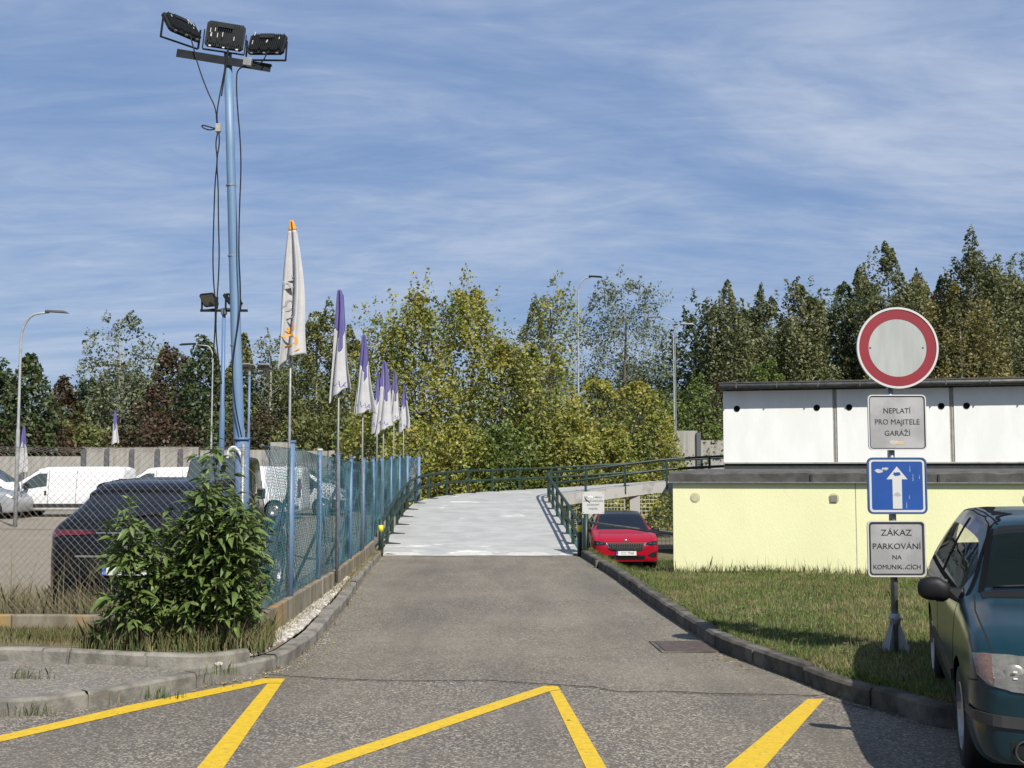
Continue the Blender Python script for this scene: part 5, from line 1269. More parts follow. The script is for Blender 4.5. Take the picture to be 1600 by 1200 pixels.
# ------------------------------------------------------------ flags
CLW = mat('flag_white', (0.70, 0.70, 0.70), (0.62, 0.62, 0.63), rough=.8, scale=6, trans=.25)
CLP = mat('flag_purple', (0.13, 0.115, 0.34), (0.16, 0.14, 0.38), rough=.8, scale=5, trans=.15)
CLO = mat('flag_orange', (0.80, 0.36, 0.04), rough=.8)
CLG = mat('flag_grey_print', (0.36, 0.34, 0.36), rough=.8)
def flag(px, ptip, pbot, d, wpx, label, top_m=None, split=.42, txt=None, seed=0, grp='drooping flags along the fence', zb=0.2, lean=0):
    rg = random.Random(seed); t = at(px, ptip, d); b = at(px, pbot, d); H = t.z - b.z; Wd = wpx * 1.25 / ppm(d)
    root = empty('flag', (t.x, d, 0), R(rg.uniform(-12, 12)), label, 'flag', grp)
    MB().tube([(0, 0, zb), (0, 0, 1.9), (0, 0, t.z - .02)], [.022, .018, .010], 8).build('pole', GALV if seed else WIRE_G, root, smooth=True)
    nr, nc = 70, 26; vs = []; W_ = nc + 1
    ph, hang = rg.uniform(0, 6), rg.uniform(.03, .10)
    for i in range(nr + 1):
        q = i / nr; wv = Wd * (.08 + .95 * q ** .68) * (1 + .07 * math.sin(q * 8 + ph))
        for j in range(nc + 1):
            s_ = j / nc; f1 = math.sin(s_ * math.pi * 3.1 + ph + q * 1.8); f2 = math.sin(s_ * 14 + ph * 2 + q * 4)
            fold = (f1 * .75 + f2 * .22) * (.015 + .055 * q ** .7)
            x = (-.40 + 1.0 * s_) * wv + .014 * math.sin(q * 6 + s_ * 3 + ph) + .35 * fold * f1
            sag = -hang * q * H * (1 - 2 * s_) * .8 + .02 * f1 * q + .10 * H * math.sin(math.pi * s_) * (q ** 2) * .5
            vs.append((x, fold - .03 - .04 * q, t.z - .01 - q * H * .95 + sag))
    QF = [((i*W_+j, i*W_+j+1, (i+1)*W_+j+1, (i+1)*W_+j), i / nr, j / nc) for i in range(nr) for j in range(nc)]
    edge = lambda s_: split + .07 * math.sin(s_ * 5 + ph) + (.10 if .42 < s_ < .70 else -.03)
    def rib(name, sel, m, V):
        fs = [f for f, q, s_ in QF if sel(q, s_)]
        if not fs: return
        ids = sorted({k for f in fs for k in f}); mp = {k: n_ for n_, k in enumerate(ids)}
        o = MB().add([V[k] for k in ids], [tuple(mp[k] for k in f) for f in fs]).build(name, m, root, smooth=True); so_ = o.modifiers.new('thick', 'SOLIDIFY'); so_.thickness = .003; return o
    purple = top_m is CLP; M1, M2 = (CLP, CLW) if purple else (CLO, CLW)
    ed = edge if purple else (lambda s_: .07)
    rib('cloth_top', lambda q, s_: q < ed(s_), M1, vs); rib('cloth', lambda q, s_: q >= ed(s_), M2, vs)
    clothb = BVHTree.FromPolygons(vs, [f for f, q, s_ in QF])
    vb = [(v[0] * .82 - .25 * Wd * ((t.z - v[2]) / H) * .6, -v[1] * 1.1 + .02, v[2] + .03 * H) for v in vs]
    rib('back_fold', lambda q, s_: .06 < q < ed(s_) + .12, M1 if purple else M2, vb); rib('back_fold', lambda q, s_: q >= ed(s_) + .12, M2, vb)
    for (s_, zq, size, xo, rot, m) in (txt or []):
        z = t.z - zq * H; o = text('print', s_, size, m, root, Matrix.Translation((xo, -.13, z)) @ FACE @ Matrix.Rotation(R(rot), 4, 'Z'), extrude=0)
        Mi = Matrix.Translation((xo, -.13, z)) @ FACE @ Matrix.Rotation(R(rot), 4, 'Z'); o.matrix_local = Matrix()
        bm = bmesh.new(); bm.from_mesh(o.data)
        for v in bm.verts:
            c = Mi @ v.co; h = clothb.ray_cast(Vector((c.x, -3, c.z)), Vector((0, 1, 0)))[0]
            v.co = Vector((c.x, h.y - .006, c.z)) if h else c
            v.tag = h is None
        bmesh.ops.delete(bm, geom=[v for v in bm.verts if v.tag], context='VERTS'); bm.to_mesh(o.data); bm.free()
        if not o.data.polygons: bpy.data.objects.remove(o)
    return root
flag(457, 344, 579, 13.0, 37, 'tall white flag with an orange tip and orange and grey letters', None, txt=[('AUt', .83, .24, .035, 100, CLO), ('US', .60, .20, -.0, 112, CLG), ('PL', .42, .17, -.01, 104, CLG)], seed=3)
def pur(px, tip, bot, w_, label, seed, d=None, txt=True, grp='drooping flags along the fence', zb=.2):
    d = d or F / ((739 - tip) / 2.56)
    flag(px, tip, bot, d, w_, label, CLP, .43, [('AAA', .84, .13, .02, -14, CLP), ('____', .845, .10, .02, -14, CLP)] if txt else None, seed, grp, zb)
pur(531, 452, 629, 27, 'largest purple and white flag, next to the white and orange one', 1, 16.6)
pur(568, 522, 655, 22, 'purple and white flag, second purple one counted from the white flag', 2, 21.4)
pur(590, 579, 681, 17, 'purple and white flag, left one of the overlapping middle pair', 4, 28.5)
pur(600, 564, 680, 22, 'purple and white flag, taller one of the overlapping middle pair', 5, 27.2)
pur(616, 580, 665, 14, 'slim purple and white flag between the middle pair and the last one', 6, 31)
pur(631, 601, 677, 14, 'last purple and white flag at the ramp end of the row', 7, 34.2)
pur(180, 641, 698, 9, 'small purple and white flag before the barrier wall, near a pale trunk', 8, 58, False, 'far flags in the lot', 0)
pur(37, 664, 745, 12, 'purple flag hanging low beside the far left street lamp', 9, 45, False, 'far flags in the lot', 0)
pur(377, 640, 700, 9, 'far purple and white flag half hidden by the thick blue mast', 10, 50, False, 'far flags in the lot', 0)
# ------------------------------------------------------------ trees
def quads(C, size, aspect=.6, up=.45, jit=.5):
    """leaf quads (rhombi) at centres C"""
    n = len(C); d = RNG.normal(size=(n, 3)); d[:, 2] += up * 0; d /= np.linalg.norm(d, axis=1)[:, None]
    nrm = RNG.normal(size=(n, 3)); nrm[:, 2] += up * 2.0; nrm[:, 1] -= .3; nrm /= np.linalg.norm(nrm, axis=1)[:, None]
    a = np.cross(nrm, d); a /= np.maximum(np.linalg.norm(a, axis=1), 1e-6)[:, None]; b = np.cross(nrm, a)
    L = (size * RNG.uniform(1 - jit, 1 + jit, n))[:, None] / 2
    V = np.stack([C + a * L, C + b * L * aspect + a * L * .1, C - a * L, C - b * L * aspect + a * L * .1], axis=1)
    return V.reshape(-1, 3)
_G = np.random.default_rng(3).uniform(0, 1, (32, 32, 32))
def vnoise(P, seed=0):
    P = P + (seed % 97) * 1.37; i = np.floor(P).astype(int); f = P - i; f = f * f * (3 - 2 * f); o = 0
    for a in (0, 1):
        for b in (0, 1):
            for c in (0, 1):
                o = o + _G[(i[:, 0] + a) % 32, (i[:, 1] + b) % 32, (i[:, 2] + c + seed) % 32] * (f[:, 0] if a else 1 - f[:, 0]) * (f[:, 1] if b else 1 - f[:, 1]) * (f[:, 2] if c else 1 - f[:, 2])
    return o
def tree(px, ybase, ytop, wpx, d, kind, label, leaf=.26, dens=1.0, trunk='BARK', shape='oval', cname='tree', crown_low=.0, clumps=None, sparse=0.0, cat='tree', group='trees behind the lot and the ramp', zbase=-.75, spray=0.0, seedo=0):
    leaf *= .92; spray = spray * (.55 if shape == 'dome' else 1)
    t = at(px, ytop + (8 if px > 1100 else 0), d); H = t.z - zbase; Wd = wpx / ppm(d) / 2
    root = empty(cname, (t.x, d, zbase), 0, label, cat, group)
    z0 = H * crown_low; sd = RNG.integers(0, 10 ** 6); Wd *= 1.42
    def prof(q):
        if shape == 'oval': return np.sin(np.pi * np.clip(.16 + q * .82, 0, .985)) ** .6
        if shape == 'dome': return np.where(q > .3, np.sqrt(np.clip(1 - ((q - .3) / .71) ** 2, 0.02, 1)), .8 + .65 * q)
        return (.78 + .22 * np.sin(q * 3)) * np.sqrt(np.clip(1 - q ** 5, .04, 1))
    area = 2 * Wd * (H - z0); nl = int(dens * area * 3.4 / (leaf * leaf * .30)); M_ = nl * 4; nl = int(nl * .80)
    q = RNG.uniform(0, 1, M_) ** .9; a = RNG.uniform(0, 2 * np.pi, M_)
    r = prof(q) * Wd; ca, sa = np.cos(a), np.sin(a)
    lob = vnoise(np.stack([ca * 1.7 + 9, sa * 1.7 + 9, q * H * .42], 1), sd); r = r * (.55 + .85 * lob)
    rr = r * RNG.uniform(.05, 1, M_) ** .42
    P = np.stack([rr * ca, rr * sa, z0 + (H - z0) * q], 1)
    # crown top follows an uneven outline
    topn = vnoise(np.stack([P[:, 0] * 1.3 + 5, P[:, 1] * 1.3 + 5, np.zeros(M_)], 1), sd + 3); P[:, 2] = z0 + (P[:, 2] - z0) * (1.10 - .34 * topn)
    nz = .55 * vnoise(P * np.array([.8, .8, 1.0]), sd + 1) + .45 * vnoise(P * 2.1, sd + 2); thr = .375 + .07 * q + .10 * sparse
    P = P[(nz > thr + RNG.normal(0, .035, M_))][:nl]
    if spray:       # upright leafy shoots
        S = []
        for _ in range(int(spray * 1.6)):
            aa = RNG.uniform(0, 2 * np.pi); r0 = Wd * RNG.uniform(0, .8); zt = H * RNG.uniform(.86, 1.05) * (1 - .16 * (r0 / Wd) ** 2); L_ = H * RNG.uniform(.12, .22); k = int(dens * L_ * 34 * (.16 / leaf)); u = RNG.uniform(0, 1, k)
            tl = RNG.normal(0, .12, 2); S.append(np.stack([r0 * math.cos(aa) + tl[0] * u * L_ + RNG.normal(0, .30, k) * (1.2 - u), r0 * math.sin(aa) + tl[1] * u * L_ + RNG.normal(0, .30, k) * (1.2 - u), zt - (1 - u) * L_], 1))
        P = np.vstack([P] + S)
    P = P[P[:, 2] > .05]; CL = P[RNG.choice(len(P), 130, replace=False)] * np.array([.92, .92, .97])
    np_mesh('crown', quads(P, leaf), 4, LF[kind], root)
    # trunk with limbs to the clumps
    mb = MB(); tr = max(.07, H * .014); lean = RNG.uniform(-.25, .25); hh = H * .86
    tp = [(lean * q * q * 1.2 + .06 * math.sin(q * 9), .1 * math.sin(q * 6), hh * q) for q in np.linspace(0, 1, 9)]
    mb.tube(tp, [tr * (1.15 - q) for q in np.linspace(0, 1, 9)], 7)
    for c in CL[:: (2 if sparse else 6)]:
        zs = max(H * .12, min(hh * .9, c[2] - math.hypot(c[0], c[1]) * RNG.uniform(.6, 1.3))); q = zs / hh
        s0 = Vector((lean * q * q * 1.2 + .06 * math.sin(q * 9), .1 * math.sin(q * 6), zs)); e = Vector(c); m_ = s0.lerp(e, .5) + Vector((0, 0, -.12 * (e - s0).length))
        r0 = max(.012, tr * (1.1 - q) * (.26 if sparse else .38)); mb.tube([s0, m_, e], [r0, r0 * .6, r0 * .22], 5, cap=False)
    mb.build('trunk', BIRCH if trunk == 'BIRCH' else BARK, root, smooth=True)
    return root
T = [
 # px, base, top, width, d, kind, label, options
 (-20, 0, 545, 110, 72, 'dark', 'dark leafy tree cut by the left picture edge', dict(leaf=.3)),
 (48, 0, 566, 78, 70, 'dark', 'dark green tree just right of the far left street lamp', dict(leaf=.3)),
 (108, 0, 588, 74, 78, 'brown', 'low brown green tree between the lamp and the pale trunk', dict(leaf=.28)),
 (193, 0, 484, 112, 80, 'grey', 'airy grey green tree with a pale trunk, tallest at the left', dict(leaf=.24, dens=.42, trunk='BIRCH', sparse=1, crown_low=.30, shape='dome')),
 (195, 0, 575, 130, 84, 'olive', 'olive tree filling the space under the airy pale trunked tree', dict(leaf=.28)),
 (275, 0, 530, 92, 79, 'rust', 'rusty red brown tree left of the blue masts', dict(leaf=.26, dens=.9)),
 (318, 0, 538, 80, 76, 'dark', 'dark green tree between the rusty tree and the blue masts', dict(leaf=.3)),
 (378, 0, 535, 70, 82, 'olive', 'olive tree directly behind the thick blue mast', dict(leaf=.28)),
 (428, 0, 488, 84, 80, 'grey', 'sparse grey birch with bare twigs right of the thick mast', dict(leaf=.2, dens=.26, trunk='BIRCH', sparse=1, shape='oval')),
 (432, 0, 560, 90, 86, 'olive', 'olive green tree low behind the sparse birch', dict(leaf=.26)),
 (500, 0, 482, 96, 80, 'olive', 'olive tree with a pale trunk between the white and the first purple flag', dict(leaf=.24, trunk='BIRCH', dens=.9)),
 (553, 0, 515, 80, 83, 'olive', 'olive tree behind the second purple flag', dict(leaf=.26)),
 (835, 0, 480, 90, 85, 'grey', 'grey green tree showing between the two yellow crowns', dict(leaf=.24, dens=.8)),
 (974, 0, 428, 162, 88, 'grey', 'wide airy grey green tree right of the white street lamp', dict(leaf=.20, dens=.38, sparse=1, shape='dome', crown_low=.22, clumps=95)),
 (960, 0, 590, 190, 92, 'dark', 'dark thicket under the wide airy tree', dict(leaf=.3, shape='dome')),
 (1088, 0, 468, 92, 86, 'dark', 'dark narrow tree behind the pale street lamp', dict(leaf=.28, dens=.7, shape='column')),
 (1140, 0, 440, 84, 84, 'poplar', 'upright olive tree behind the left end of the white garages', dict(leaf=.24, shape='dome', spray=10)),
 (1196, 0, 448, 76, 86, 'poplar', 'upright olive tree, second above the white garages', dict(leaf=.24, shape='dome', spray=8)),
 (1258, 0, 425, 84, 85, 'poplar', 'dark olive tree left of the round sign', dict(leaf=.25, shape='dome', spray=8)),
 (1318, 0, 412, 76, 88, 'dark', 'dark tree just left of the round sign', dict(leaf=.26, shape='column')),
 (1388, 0, 385, 112, 84, 'poplar', 'tall poplar directly above the round sign', dict(leaf=.24, shape='dome', spray=12, trunk='BIRCH')),
 (1448, 0, 408, 90, 86, 'birch', 'golden brown birch right of the round sign', dict(leaf=.22, shape='column', trunk='BIRCH')),
 (1528, 0, 376, 120, 83, 'poplar', 'tallest poplar near the right edge of the picture', dict(leaf=.24, shape='dome', spray=14)),
 (1500, 0, 450, 120, 80, 'birch', 'golden brown birch in front of the tallest poplar', dict(leaf=.22, trunk='BIRCH')),
 (1598, 0, 392, 110, 85, 'poplar', 'poplar cut by the right picture edge', dict(leaf=.24, shape='dome', spray=8)),
 (1680, 0, 390, 120, 84, 'poplar', 'poplar beyond the right picture edge', dict(leaf=.3, shape='column')),
 (1120, 0, 470, 80, 93, 'dark', 'dark tree filling the gap behind the first upright olive tree', dict(leaf=.28, shape='column')),
 (1170, 0, 470, 90, 94, 'poplar', 'dull olive tree in the gap between the two upright olive trees', dict(leaf=.27, shape='oval')),
 (1228, 0, 462, 90, 93, 'olive', 'olive tree in the gap before the dark olive one', dict(leaf=.27, shape='oval')),
 (1290, 0, 445, 90, 94, 'poplar', 'broad dull tree between the dark olive tree and the round sign', dict(leaf=.27, shape='oval')),
 (1350, 0, 425, 100, 93, 'olive', 'broad olive tree behind the left edge of the round sign', dict(leaf=.27, shape='oval')),
 (1425, 0, 430, 100, 94, 'poplar', 'broad dull tree behind the right edge of the round sign', dict(leaf=.27, shape='oval')),
 (1482, 0, 425, 100, 93, 'poplar', 'broad dull tree between the golden birches', dict(leaf=.27, shape='oval')),
 (1565, 0, 405, 110, 93, 'olive', 'broad olive tree beside the tallest poplar', dict(leaf=.27, shape='oval')),
 (150, 0, 585, 100, 90, 'dark', 'dark tree filling the gap left of the pale trunk', dict(leaf=.3)),
 (240, 0, 560, 110, 90, 'olive', 'olive tree filling the gap right of the pale trunk', dict(leaf=.28)),
 (350, 0, 560, 100, 90, 'brown', 'brownish tree filling the gap beside the thick mast', dict(leaf=.28)),
 (470, 0, 530, 100, 92, 'grey', 'grey green tree filling the gap under the white flag', dict(leaf=.26)),
 (-130, 0, 560, 130, 74, 'olive', 'tree beyond the left picture edge', dict(leaf=.34)),
]
for (px, yb, yt, wp, d, k, lab, op) in T: tree(px, yb, yt, wp, d, k, lab, **op)
YG = 'yellowing trees behind the ramp'
Y = [
 (606, 452, 92, 54, 'yellow', 'yellow green tree nearest to the last flags', dict(spray=9)),
 (660, 434, 104, 52, 'yellow', 'yellow green tree with ragged upright shoots behind the left railing', dict(spray=12)),
 (735, 428, 104, 53, 'yellow', 'tallest yellow green tree in the middle of the clump', dict(spray=13)),
 (787, 505, 80, 51, 'yellow', 'lower yellow green tree between the two tall ones', dict(spray=7)),
 (863, 425, 72, 55, 'yellow', 'thin yellow tree with almost bare top branches beside the white lamp', dict(dens=.30, sparse=1, spray=5, crown_low=.3)),
 (850, 545, 120, 50, 'yellow', 'rounded yellow green tree behind the middle of the railing', dict()),
 (925, 575, 96, 52, 'yellow', 'yellow green tree at the foot of the white street lamp', dict()),
 (1000, 590, 100, 53, 'yellow', 'yellow green tree left of the pale street lamp', dict()),
 (1084, 578, 84, 68, 'ygreen', 'bright green small tree behind the concrete barrier', dict()),
 (1118, 600, 50, 70, 'brown', 'brown twiggy tree at the corner of the white garages', dict(dens=.7)),
 (1195, 562, 110, 70, 'ygreen', 'yellow green tree peeping over the white garage roof', dict()),
 (1290, 575, 100, 72, 'olive', 'olive bush over the garage roof left of the round sign', dict()),
]
for (px, yt, wp, d, k, lab, op) in Y:
    o_ = dict(leaf=.165, shape='oval', cname='tree', group=YG); o_['dens'] = .66; o_.update(op); tree(px, 0, yt, wp, d, k, lab, **o_)
# shrubs at the foot of the woods
S = [(-30, 640, 130, 70, 'brown'), (60, 645, 120, 71, 'rust'), (140, 650, 120, 73, 'olive'), (215, 655, 110, 74, 'brown'), (270, 648, 110, 73, 'rust'), (335, 655, 100, 74, 'dark'), (400, 640, 100, 72, 'brown'), (470, 630, 110, 71, 'olive'), (535, 640, 90, 70, 'olive'), (575, 640, 80, 60, 'ygreen')]
lab = ['dark brown shrub mass at the left picture edge', 'rust coloured shrub behind the first barrier panels', 'olive shrub left of the far small flag', 'brown shrub at the foot of the pale trunk', 'rust coloured shrub right of the pale trunk', 'dark shrub beside the grey street lamp', 'brown shrub behind the two thin masts', 'olive shrub below the white flag', 'olive shrub below the first purple flag', 'green shrub between the second and third purple flags']
for (px, yt, wp, d, k), l in zip(S, lab): tree(px, 0, yt, wp, d, k, l, leaf=.24, shape='dome', cname='shrub', cat='shrub', group='shrubs at the foot of the woods')
S = [(650, 655, 110, 49, 'yellow'), (720, 650, 110, 48.5, 'yellow'), (800, 655, 120, 48.5, 'ygreen'), (880, 650, 120, 49, 'yellow'), (960, 655, 110, 50, 'yellow'), (1025, 640, 76, 51, 'yellow')]
lab = ['shrub behind the left bend of the railing', 'shrub behind the railing below the tallest yellow tree', 'greener shrub behind the middle of the railing', 'yellow shrub left of the foot of the white lamp', 'yellow shrub right of the foot of the white lamp', 'yellow shrub spilling over the barrier beside the pale lamp']
for (px, yt, wp, d, k), l in zip(S, lab): tree(px, 0, yt, wp, d, k, l, leaf=.16, dens=.8, shape='dome', cname='shrub', cat='shrub', group='shrubs behind the railing')
# distant wood: one dark mass far behind
pts = []
for i in range(190):
    x = RNG.uniform(-62, 62); y = RNG.uniform(98, 112); h = RNG.uniform(6, 10) + (4.0 if x > 10 else 0); r = RNG.uniform(1.6, 3)
    n = 260; o = RNG.normal(size=(n, 3)); o /= np.linalg.norm(o, axis=1)[:, None]; o *= RNG.uniform(.5, 1, n)[:, None] ** .5 * np.array([r, r, h / 2]); pts.append(np.array([x, y, h / 2 - .6]) + o)
wood = np_mesh('woodland', quads(np.vstack(pts), .55), 4, LF['dark']); tag(wood, kind='stuff')

# ------------------------------------------------------------ the leafy bush at the fence corner
def leaf_mesh(L, W_, droop, name='leaf'):
    ts = [0, .12, .35, .6, .82, 1]; ws = [.04, .45, 1, .85, .42, 0]; V = []; Fc = []
    for t, w_ in zip(ts, ws):
        z = -droop * t * t * L; x = t * L; V += [(x, -w_ * W_ / 2, z + .14 * W_ * w_), (x, 0, z), (x, w_ * W_ / 2, z + .14 * W_ * w_)]
    for i in range(len(ts) - 1):
        Fc += [(3*i, 3*i+3, 3*i+4, 3*i+1), (3*i+1, 3*i+4, 3*i+5, 3*i+2)]
    me = bpy.data.meshes.new(name); me.from_pydata(V, [], Fc); me.materials.append(BUSHL); me.update(); return me, np.array(V), Fc
LM = [leaf_mesh(.115, .043, .25), leaf_mesh(.135, .048, .45), leaf_mesh(.09, .036, .1), leaf_mesh(.15, .052, .6), leaf_mesh(.065, .028, .05)]
def weed_bush(cx_, cy_, stems, label, max_parts=280, brp=.62, step=.017):
    root = empty('leafy_bush', (cx_, cy_, .16), 0, label, 'bush', 'tall leafy weeds at the fence corner')
    leaves = []
    for (sx, sy, h, lx, ly) in stems:
        P = []; 
        for q in np.linspace(0, 1, 9): P.append(Vector((sx + lx * q ** 1.6 + .02 * math.sin(q * 7 + sx * 20), sy + ly * q ** 1.6, h * q)))
        MB().tube(P, [.009 * (1.1 - q * .8) for q in np.linspace(0, 1, 9)], 5, cap=False).build('stem', STEMG, root, smooth=True)
        nlv = int(h / step * 1.2); ph = random.uniform(0, 6.28)
        def along(q):
            k = min(7, int(q * 8)); return P[k].lerp(P[k+1], q * 8 - k)
        for k in range(nlv):
            q = .16 + .84 * k / nlv
            if q < .3 and random.random() < .3: continue
            p = along(min(.999, q)); ph += 2.4 + random.uniform(-.4, .4)
            br = random.random() < brp and .15 < q < .88
            s_ = (.75 + .5 * random.random()) * (1.0 if q < .88 else .7)
            dirn = Vector((math.cos(ph), math.sin(ph), 0)); o = p + dirn * (random.uniform(.04, .17) if br else .006) + Vector((0, 0, random.uniform(.0, .10) if br else 0))
            pitch_ = R(random.uniform(-5, 45) + (28 if q > .93 else 0)); e = Euler((random.uniform(-.5, .5), -pitch_ + R(18), ph + random.uniform(-.3, .3)), 'XYZ')
            M_ = Matrix.Translation(o) @ e.to_matrix().to_4x4() @ Matrix.Scale(s_, 4); leaves.append((o.y, random.randrange(len(LM)), M_))
            if br: 
                for _ in range(4):
                    e2 = Euler((random.uniform(-.6, .6), random.uniform(-.6, .35), ph + random.uniform(-1.5, 1.5)), 'XYZ')
                    leaves.append((o.y, random.randrange(len(LM)), Matrix.Translation(o) @ e2.to_matrix().to_4x4() @ Matrix.Scale(s_ * .8, 4)))
    leaves.sort(key=lambda q: q[0])
    for (y, k, M_) in leaves[:max_parts]:
        o = bpy.data.objects.new('leaf', LM[k][0]); col.objects.link(o); o.parent = root; o.matrix_local = M_
    mb = MB()
    for (y, k, M_) in leaves[max_parts:]: mb.add([M_ @ Vector(v) for v in LM[k][1]], LM[k][2])
    if mb.v: 
        o = mb.build('foliage', BUSHL, root); tag(o, kind='stuff')
    return len(leaves)
def stems_for(x0, x1, yc, n, hf, seed):
    rg = random.Random(seed); o = []
    for k in range(n):
        x = x0 + (x1 - x0) * (k + rg.uniform(.1, .9)) / n; o.append((x, yc + rg.uniform(-.33, .22), hf(x) * rg.uniform(.66, 1.05), rg.uniform(-.11, .11), rg.uniform(-.18, .08)))
    return o
# left lower half (pixels 165..290) and right higher half (290..430), about 10.9 m away
D1 = 10.75; q = ppm(D1)
X = lambda px: (px - 800) / q
weed_bush(X(235), D1, stems_for(X(192) - X(235), X(288) - X(235), 0, 11, lambda x: 1.16 if abs(x) > .12 else 1.36, 5), 'lower left half of the leafy green bush, in front of the black SUV', 290, .42, .020)
weed_bush(X(360), D1 + .02, stems_for(X(300) - X(360), X(394) - X(360), 0, 21, lambda x: 1.60 - .25 * abs(x) / .4, 6) + [(X(333) - X(360), .1, 1.98, -.03, 0)], 'taller right half of the leafy green bush, at the fence corner under the mast', 295)

# ------------------------------------------------------------ grass, weeds, gravel
def blades(name, P, h, wd, m, parent=None, lean=.35, jit=.5):
    n = len(P); H = (h if np.ndim(h) else np.full(n, h)) * RNG.uniform(1 - jit, 1 + jit * .6, n)
    a = RNG.uniform(0, 2 * np.pi, n); dx, dy = np.cos(a), np.sin(a); b = RNG.uniform(0, 2 * np.pi, n); ln = lean * RNG.uniform(.1, 1.3, n) * H
    W_ = wd if np.ndim(wd) else np.full(n, wd)
    tip = P + np.stack([np.cos(b) * ln, np.sin(b) * ln, H * .95], 1); mid = P + np.stack([np.cos(b) * ln * .3, np.sin(b) * ln * .3, H * .55], 1)
    o = np.stack([dx, dy, 0 * dx], 1)
    V = np.stack([P - o * W_[:, None] / 2, P + o * W_[:, None] / 2, mid + o * W_[:, None] * .38, tip, mid - o * W_[:, None] * .38], 1).reshape(-1, 3)
    ob = np_mesh(name, V, 5, m, parent); return tag(ob, kind='stuff')
def lh(xs, ys): return np.array([lawn_h(x, y) for x, y in zip(xs, ys)])
gx = np.linspace(KRb[0].x, 13.9, 90); gy = np.linspace(7, 40, 120); GH = np.array([[lawn_h(x, y) for y in gy] for x in gx])
def lh_fast(x, y):
    i = np.clip((x - gx[0]) / (gx[1] - gx[0]), 0, 88.99); j = np.clip((y - gy[0]) / (gy[1] - gy[0]), 0, 118.99); a, b = i.astype(int), j.astype(int); u, v = i - a, j - b
    return GH[a, b] * (1-u) * (1-v) + GH[a+1, b] * u * (1-v) + GH[a, b+1] * (1-u) * v + GH[a+1, b+1] * u * v
def lawn_pts(n, y0, y1, xmax=11.0, edge=.02):
    x = RNG.uniform(KRb[0].x, xmax, n * 3); y = RNG.uniform(y0, y1, n * 3); ykk = np.interp(x, xs_k, ys_k)
    ok = (y > ykk + edge) & (x < y * .45 + 1.2)
    # keep off the garages
    wl = (x - lower.location.x) * WN.x + (y - lower.location.y) * WN.y; ok &= ~((wl > -.03) & (x > lower.location.x - .1))
    x, y = x[ok][:n], y[ok][:n]; return np.stack([x, y, lh_fast(x, y) - .008], 1)
for (n, y0, y1, h, wd) in ((76000, 7.3, 12, .045, .0048), (66000, 12, 17, .052, .0065), (60000, 17, 24.2, .065, .0085)):
    blades('lawn_grass', lawn_pts(n, y0, y1), h, wd, GRASS)
P = lawn_pts(9000, 7.5, 24); blades('lawn_grass', P, .10, .007, DRYG)
# taller seeding weeds along the yellow wall
t = RNG.uniform(0, 9, 2600); off_ = RNG.uniform(.05, .45, 2600); x = lower.location.x + WD.x * t - WN.x * off_; y = lower.location.y + WD.y * t - WN.y * off_
blades('wall_weeds', np.stack([x, y, lh_fast(x, y) - .01], 1), .17, .009, WEEDG, lean=.3)
t = RNG.uniform(0, 9, 320); x = lower.location.x + WD.x * t - WN.x * .2; y = lower.location.y + WD.y * t - WN.y * .2
blades('wall_weeds', np.stack([x, y, lh_fast(x, y) - .01], 1), .30, .009, DRYG, lean=.2)
P = lawn_pts(5000, 21.5, 24.5, 4.0); blades('wall_weeds', P, .15, .010, WEEDG)
P = np.stack([RNG.uniform(2.0, 6.0, 12000), RNG.uniform(24, 34, 12000)], 1); P = np.column_stack([P, lh_fast(P[:, 0], P[:, 1])]); P = P[(P[:, 0] > 3.9) | (P[:, 1] < 29)]
blades('yard_grass', P, .13, .012, WEEDG)
# kerb-edge tufts
def along_kerb(line, n, offs, z): 
    k = RNG.integers(0, len(line) - 1, n); u = RNG.uniform(0, 1, n); A_ = np.array([tuple(p) for p in line]); p = A_[k] * (1-u)[:, None] + A_[k+1] * u[:, None]; p[:, 0] += RNG.normal(0, offs, n); p[:, 1] += RNG.normal(0, offs, n); p[:, 2] = z; return p
kp = along_kerb(offset(KRb, .03), 9000, .035, .13); blades('kerb_edge_grass', kp, .055, .005, GRASS, lean=.8)
kp = along_kerb(offset(KRs, .0), 500, .015, .0); blades('gutter_weeds', kp, .03, .005, DRYG, lean=1.0)
for (px, py, n, s_) in ((120, 1092, 260, .13), (30, 1108, 80, .12), (250, 1082, 60, .1), (40, 1072, 60, .1), (340, 1064, 40, .1)):
    c = G(px, py + 10, 0); P = np.stack([RNG.normal(c.x, s_, n), RNG.normal(c.y, s_ * .25, n), np.full(n, .0 if py > 1080 else .10)], 1); blades('gutter_weeds', P, .10, .005, WEEDG if n < 100 else DRYG)
# verge before and behind the plinth
def strip(n, x0, x1, y0, y1, z): return np.stack([RNG.uniform(x0, x1, n), RNG.uniform(y0, y1, n), np.full(n, z)], 1)
yv = K2b[len(K2b) // 2].y
blades('verge_grass', strip(15000, -7, -2.75, 10.95, 11.6, .17), .09, .005, WEEDG); blades('verge_grass', strip(9000, -7, -2.6, 10.9, 11.6, .17), .11, .005, DRYG)
blades('verge_grass', strip(4000, -7, -2.6, 10.72, 11.2, .17), .05, .005, DRYG)
blades('lot_weeds', strip(20000, -9, -2.6, 11.85, 13.9, .03), .40, .006, DRYG, lean=.5); blades('lot_weeds', strip(11000, -9, -2.6, 11.85, 13.6, .03), .30, .007, WEEDG, lean=.45)
blades('lot_weeds', strip(110, -5.2, -3.9, 11.85, 12.3, .03), .85, .008, DRYG, lean=.35)
P = along_kerb([p for p in FENCE[:7]], 2600, .06, .12); P[:, 0] += .10; blades('verge_grass', P, .06, .005, DRYG)
P = along_kerb([Vector((p.x + .0, p.y, 0)) for p in KLs[:30]], 900, .025, .0); blades('gutter_weeds', P, .025, .006, DRYG, lean=1.2)
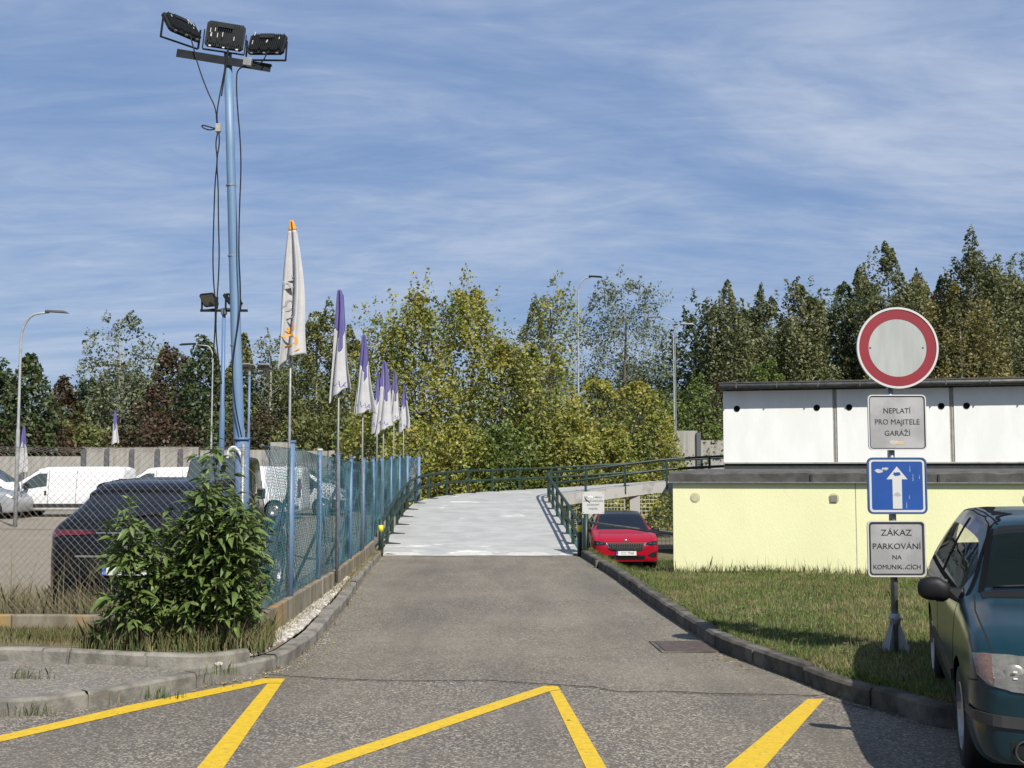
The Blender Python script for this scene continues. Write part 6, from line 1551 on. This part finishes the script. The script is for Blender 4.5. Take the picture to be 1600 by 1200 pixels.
for (xa, xb) in ((X(150), X(425)),):
    n_ = 5200; P = np.stack([RNG.uniform(xa, xb, n_), RNG.normal(D1 + .05, .22, n_), np.full(n_, .16)], 1); blades('bush_undergrowth', P[:2600], .26, .006, DRYG, lean=.6); blades('bush_undergrowth', P[2600:], .22, .009, WEEDG, lean=.5)
# white gravel between the plinth and the kerb
def stones(name, P, r0, r1, m):
    base = bmesh.new(); bmesh.ops.create_icosphere(base, subdivisions=1, radius=1); bv = np.array([v.co[:] for v in base.verts]); bf = np.array([[v.index for v in f.verts] for f in base.faces]); base.free()
    V = []; n = len(P)
    for p in P:
        r = RNG.uniform(r0, r1); sc = np.array([1, RNG.uniform(.6, 1), RNG.uniform(.35, .6)]) * r; a = RNG.uniform(0, 6.28); q = bv * sc * RNG.uniform(.82, 1.15, (len(bv), 1))
        c, s_ = math.cos(a), math.sin(a); q = np.stack([q[:, 0]*c - q[:, 1]*s_, q[:, 0]*s_ + q[:, 1]*c, q[:, 2]], 1) + p; V.append(q)
    me = bpy.data.meshes.new(name); F_ = [tuple(bf[k] + i * len(bv)) for i in range(n) for k in range(len(bf))]; me.from_pydata(np.vstack(V).tolist(), [], F_); me.materials.append(m)
    o = bpy.data.objects.new(name, me); col.objects.link(o); return tag(o, kind='stuff')
P = []
ky = [p.y for p in KLb][:i0+1]; kx = [p.x for p in KLb][:i0+1]; ky_, kx_ = ky[::-1], kx[::-1]
fy = [p.y for p in FENCE]; fx = [p.x for p in FENCE]
while len(P) < 2300:
    y = random.uniform(10.0, 24) if random.random() < .6 else random.uniform(10.0, 15); xk = np.interp(y, ky_, kx_); xf = np.interp(y, fy, fx) + .06
    if y < 11.2: xf = -2.95
    if xk - xf < .05: continue
    x = random.uniform(xf, xk - .02)
    if y < 11.0 and random.random() < .5: continue
    P.append((x, y, .135))
stones('gravel', np.array(P), .016, .042, STONE)
P = along_kerb(KLs[:34], 260, .05, .004); P[:, 0] += .06; stones('grit', P, .004, .010, STONE)
P = np.stack([RNG.uniform(-4, 4, 160), RNG.uniform(7, 20, 160), np.full(160, .005)], 1); stones('grit', P, .003, .008, DRYG)

# broad-leaved weeds in the lawn, fallen leaves along the kerbs
WEEDL = mat('broad_weed_leaf', (0.10, 0.17, 0.035), (0.17, 0.24, 0.06), rough=.6, scale=3, island=.35, trans=.3)
DEADL = mat('fallen_leaf', (0.26, 0.17, 0.06), (0.38, 0.30, 0.10), rough=.8, scale=20, island=.4)
P = lawn_pts(9000, 7.5, 23); k = vnoise(P * 1.4, 5) > .5; P = P[k]; P[:, 2] += RNG.uniform(.012, .045, len(P))
tag(np_mesh('lawn_weeds', quads(P, .030, aspect=.75, up=1.2), 4, WEEDL), kind='stuff')
P = np.vstack([along_kerb(KLs[:36], 260, .10, .008) + np.array([.12, 0, 0]), along_kerb(KRs[:36], 200, .10, .008) - np.array([.12, 0, 0]), np.stack([RNG.uniform(-2, 2, 50), RNG.uniform(8, 24, 50), np.full(50, .008)], 1), lawn_pts(260, 7.5, 23) + np.array([0, 0, .05])])
P = P[(P[:, 0] > -9)]
tag(np_mesh('fallen_leaves', quads(P, .034, aspect=.6, up=6.0), 4, DEADL), kind='stuff')
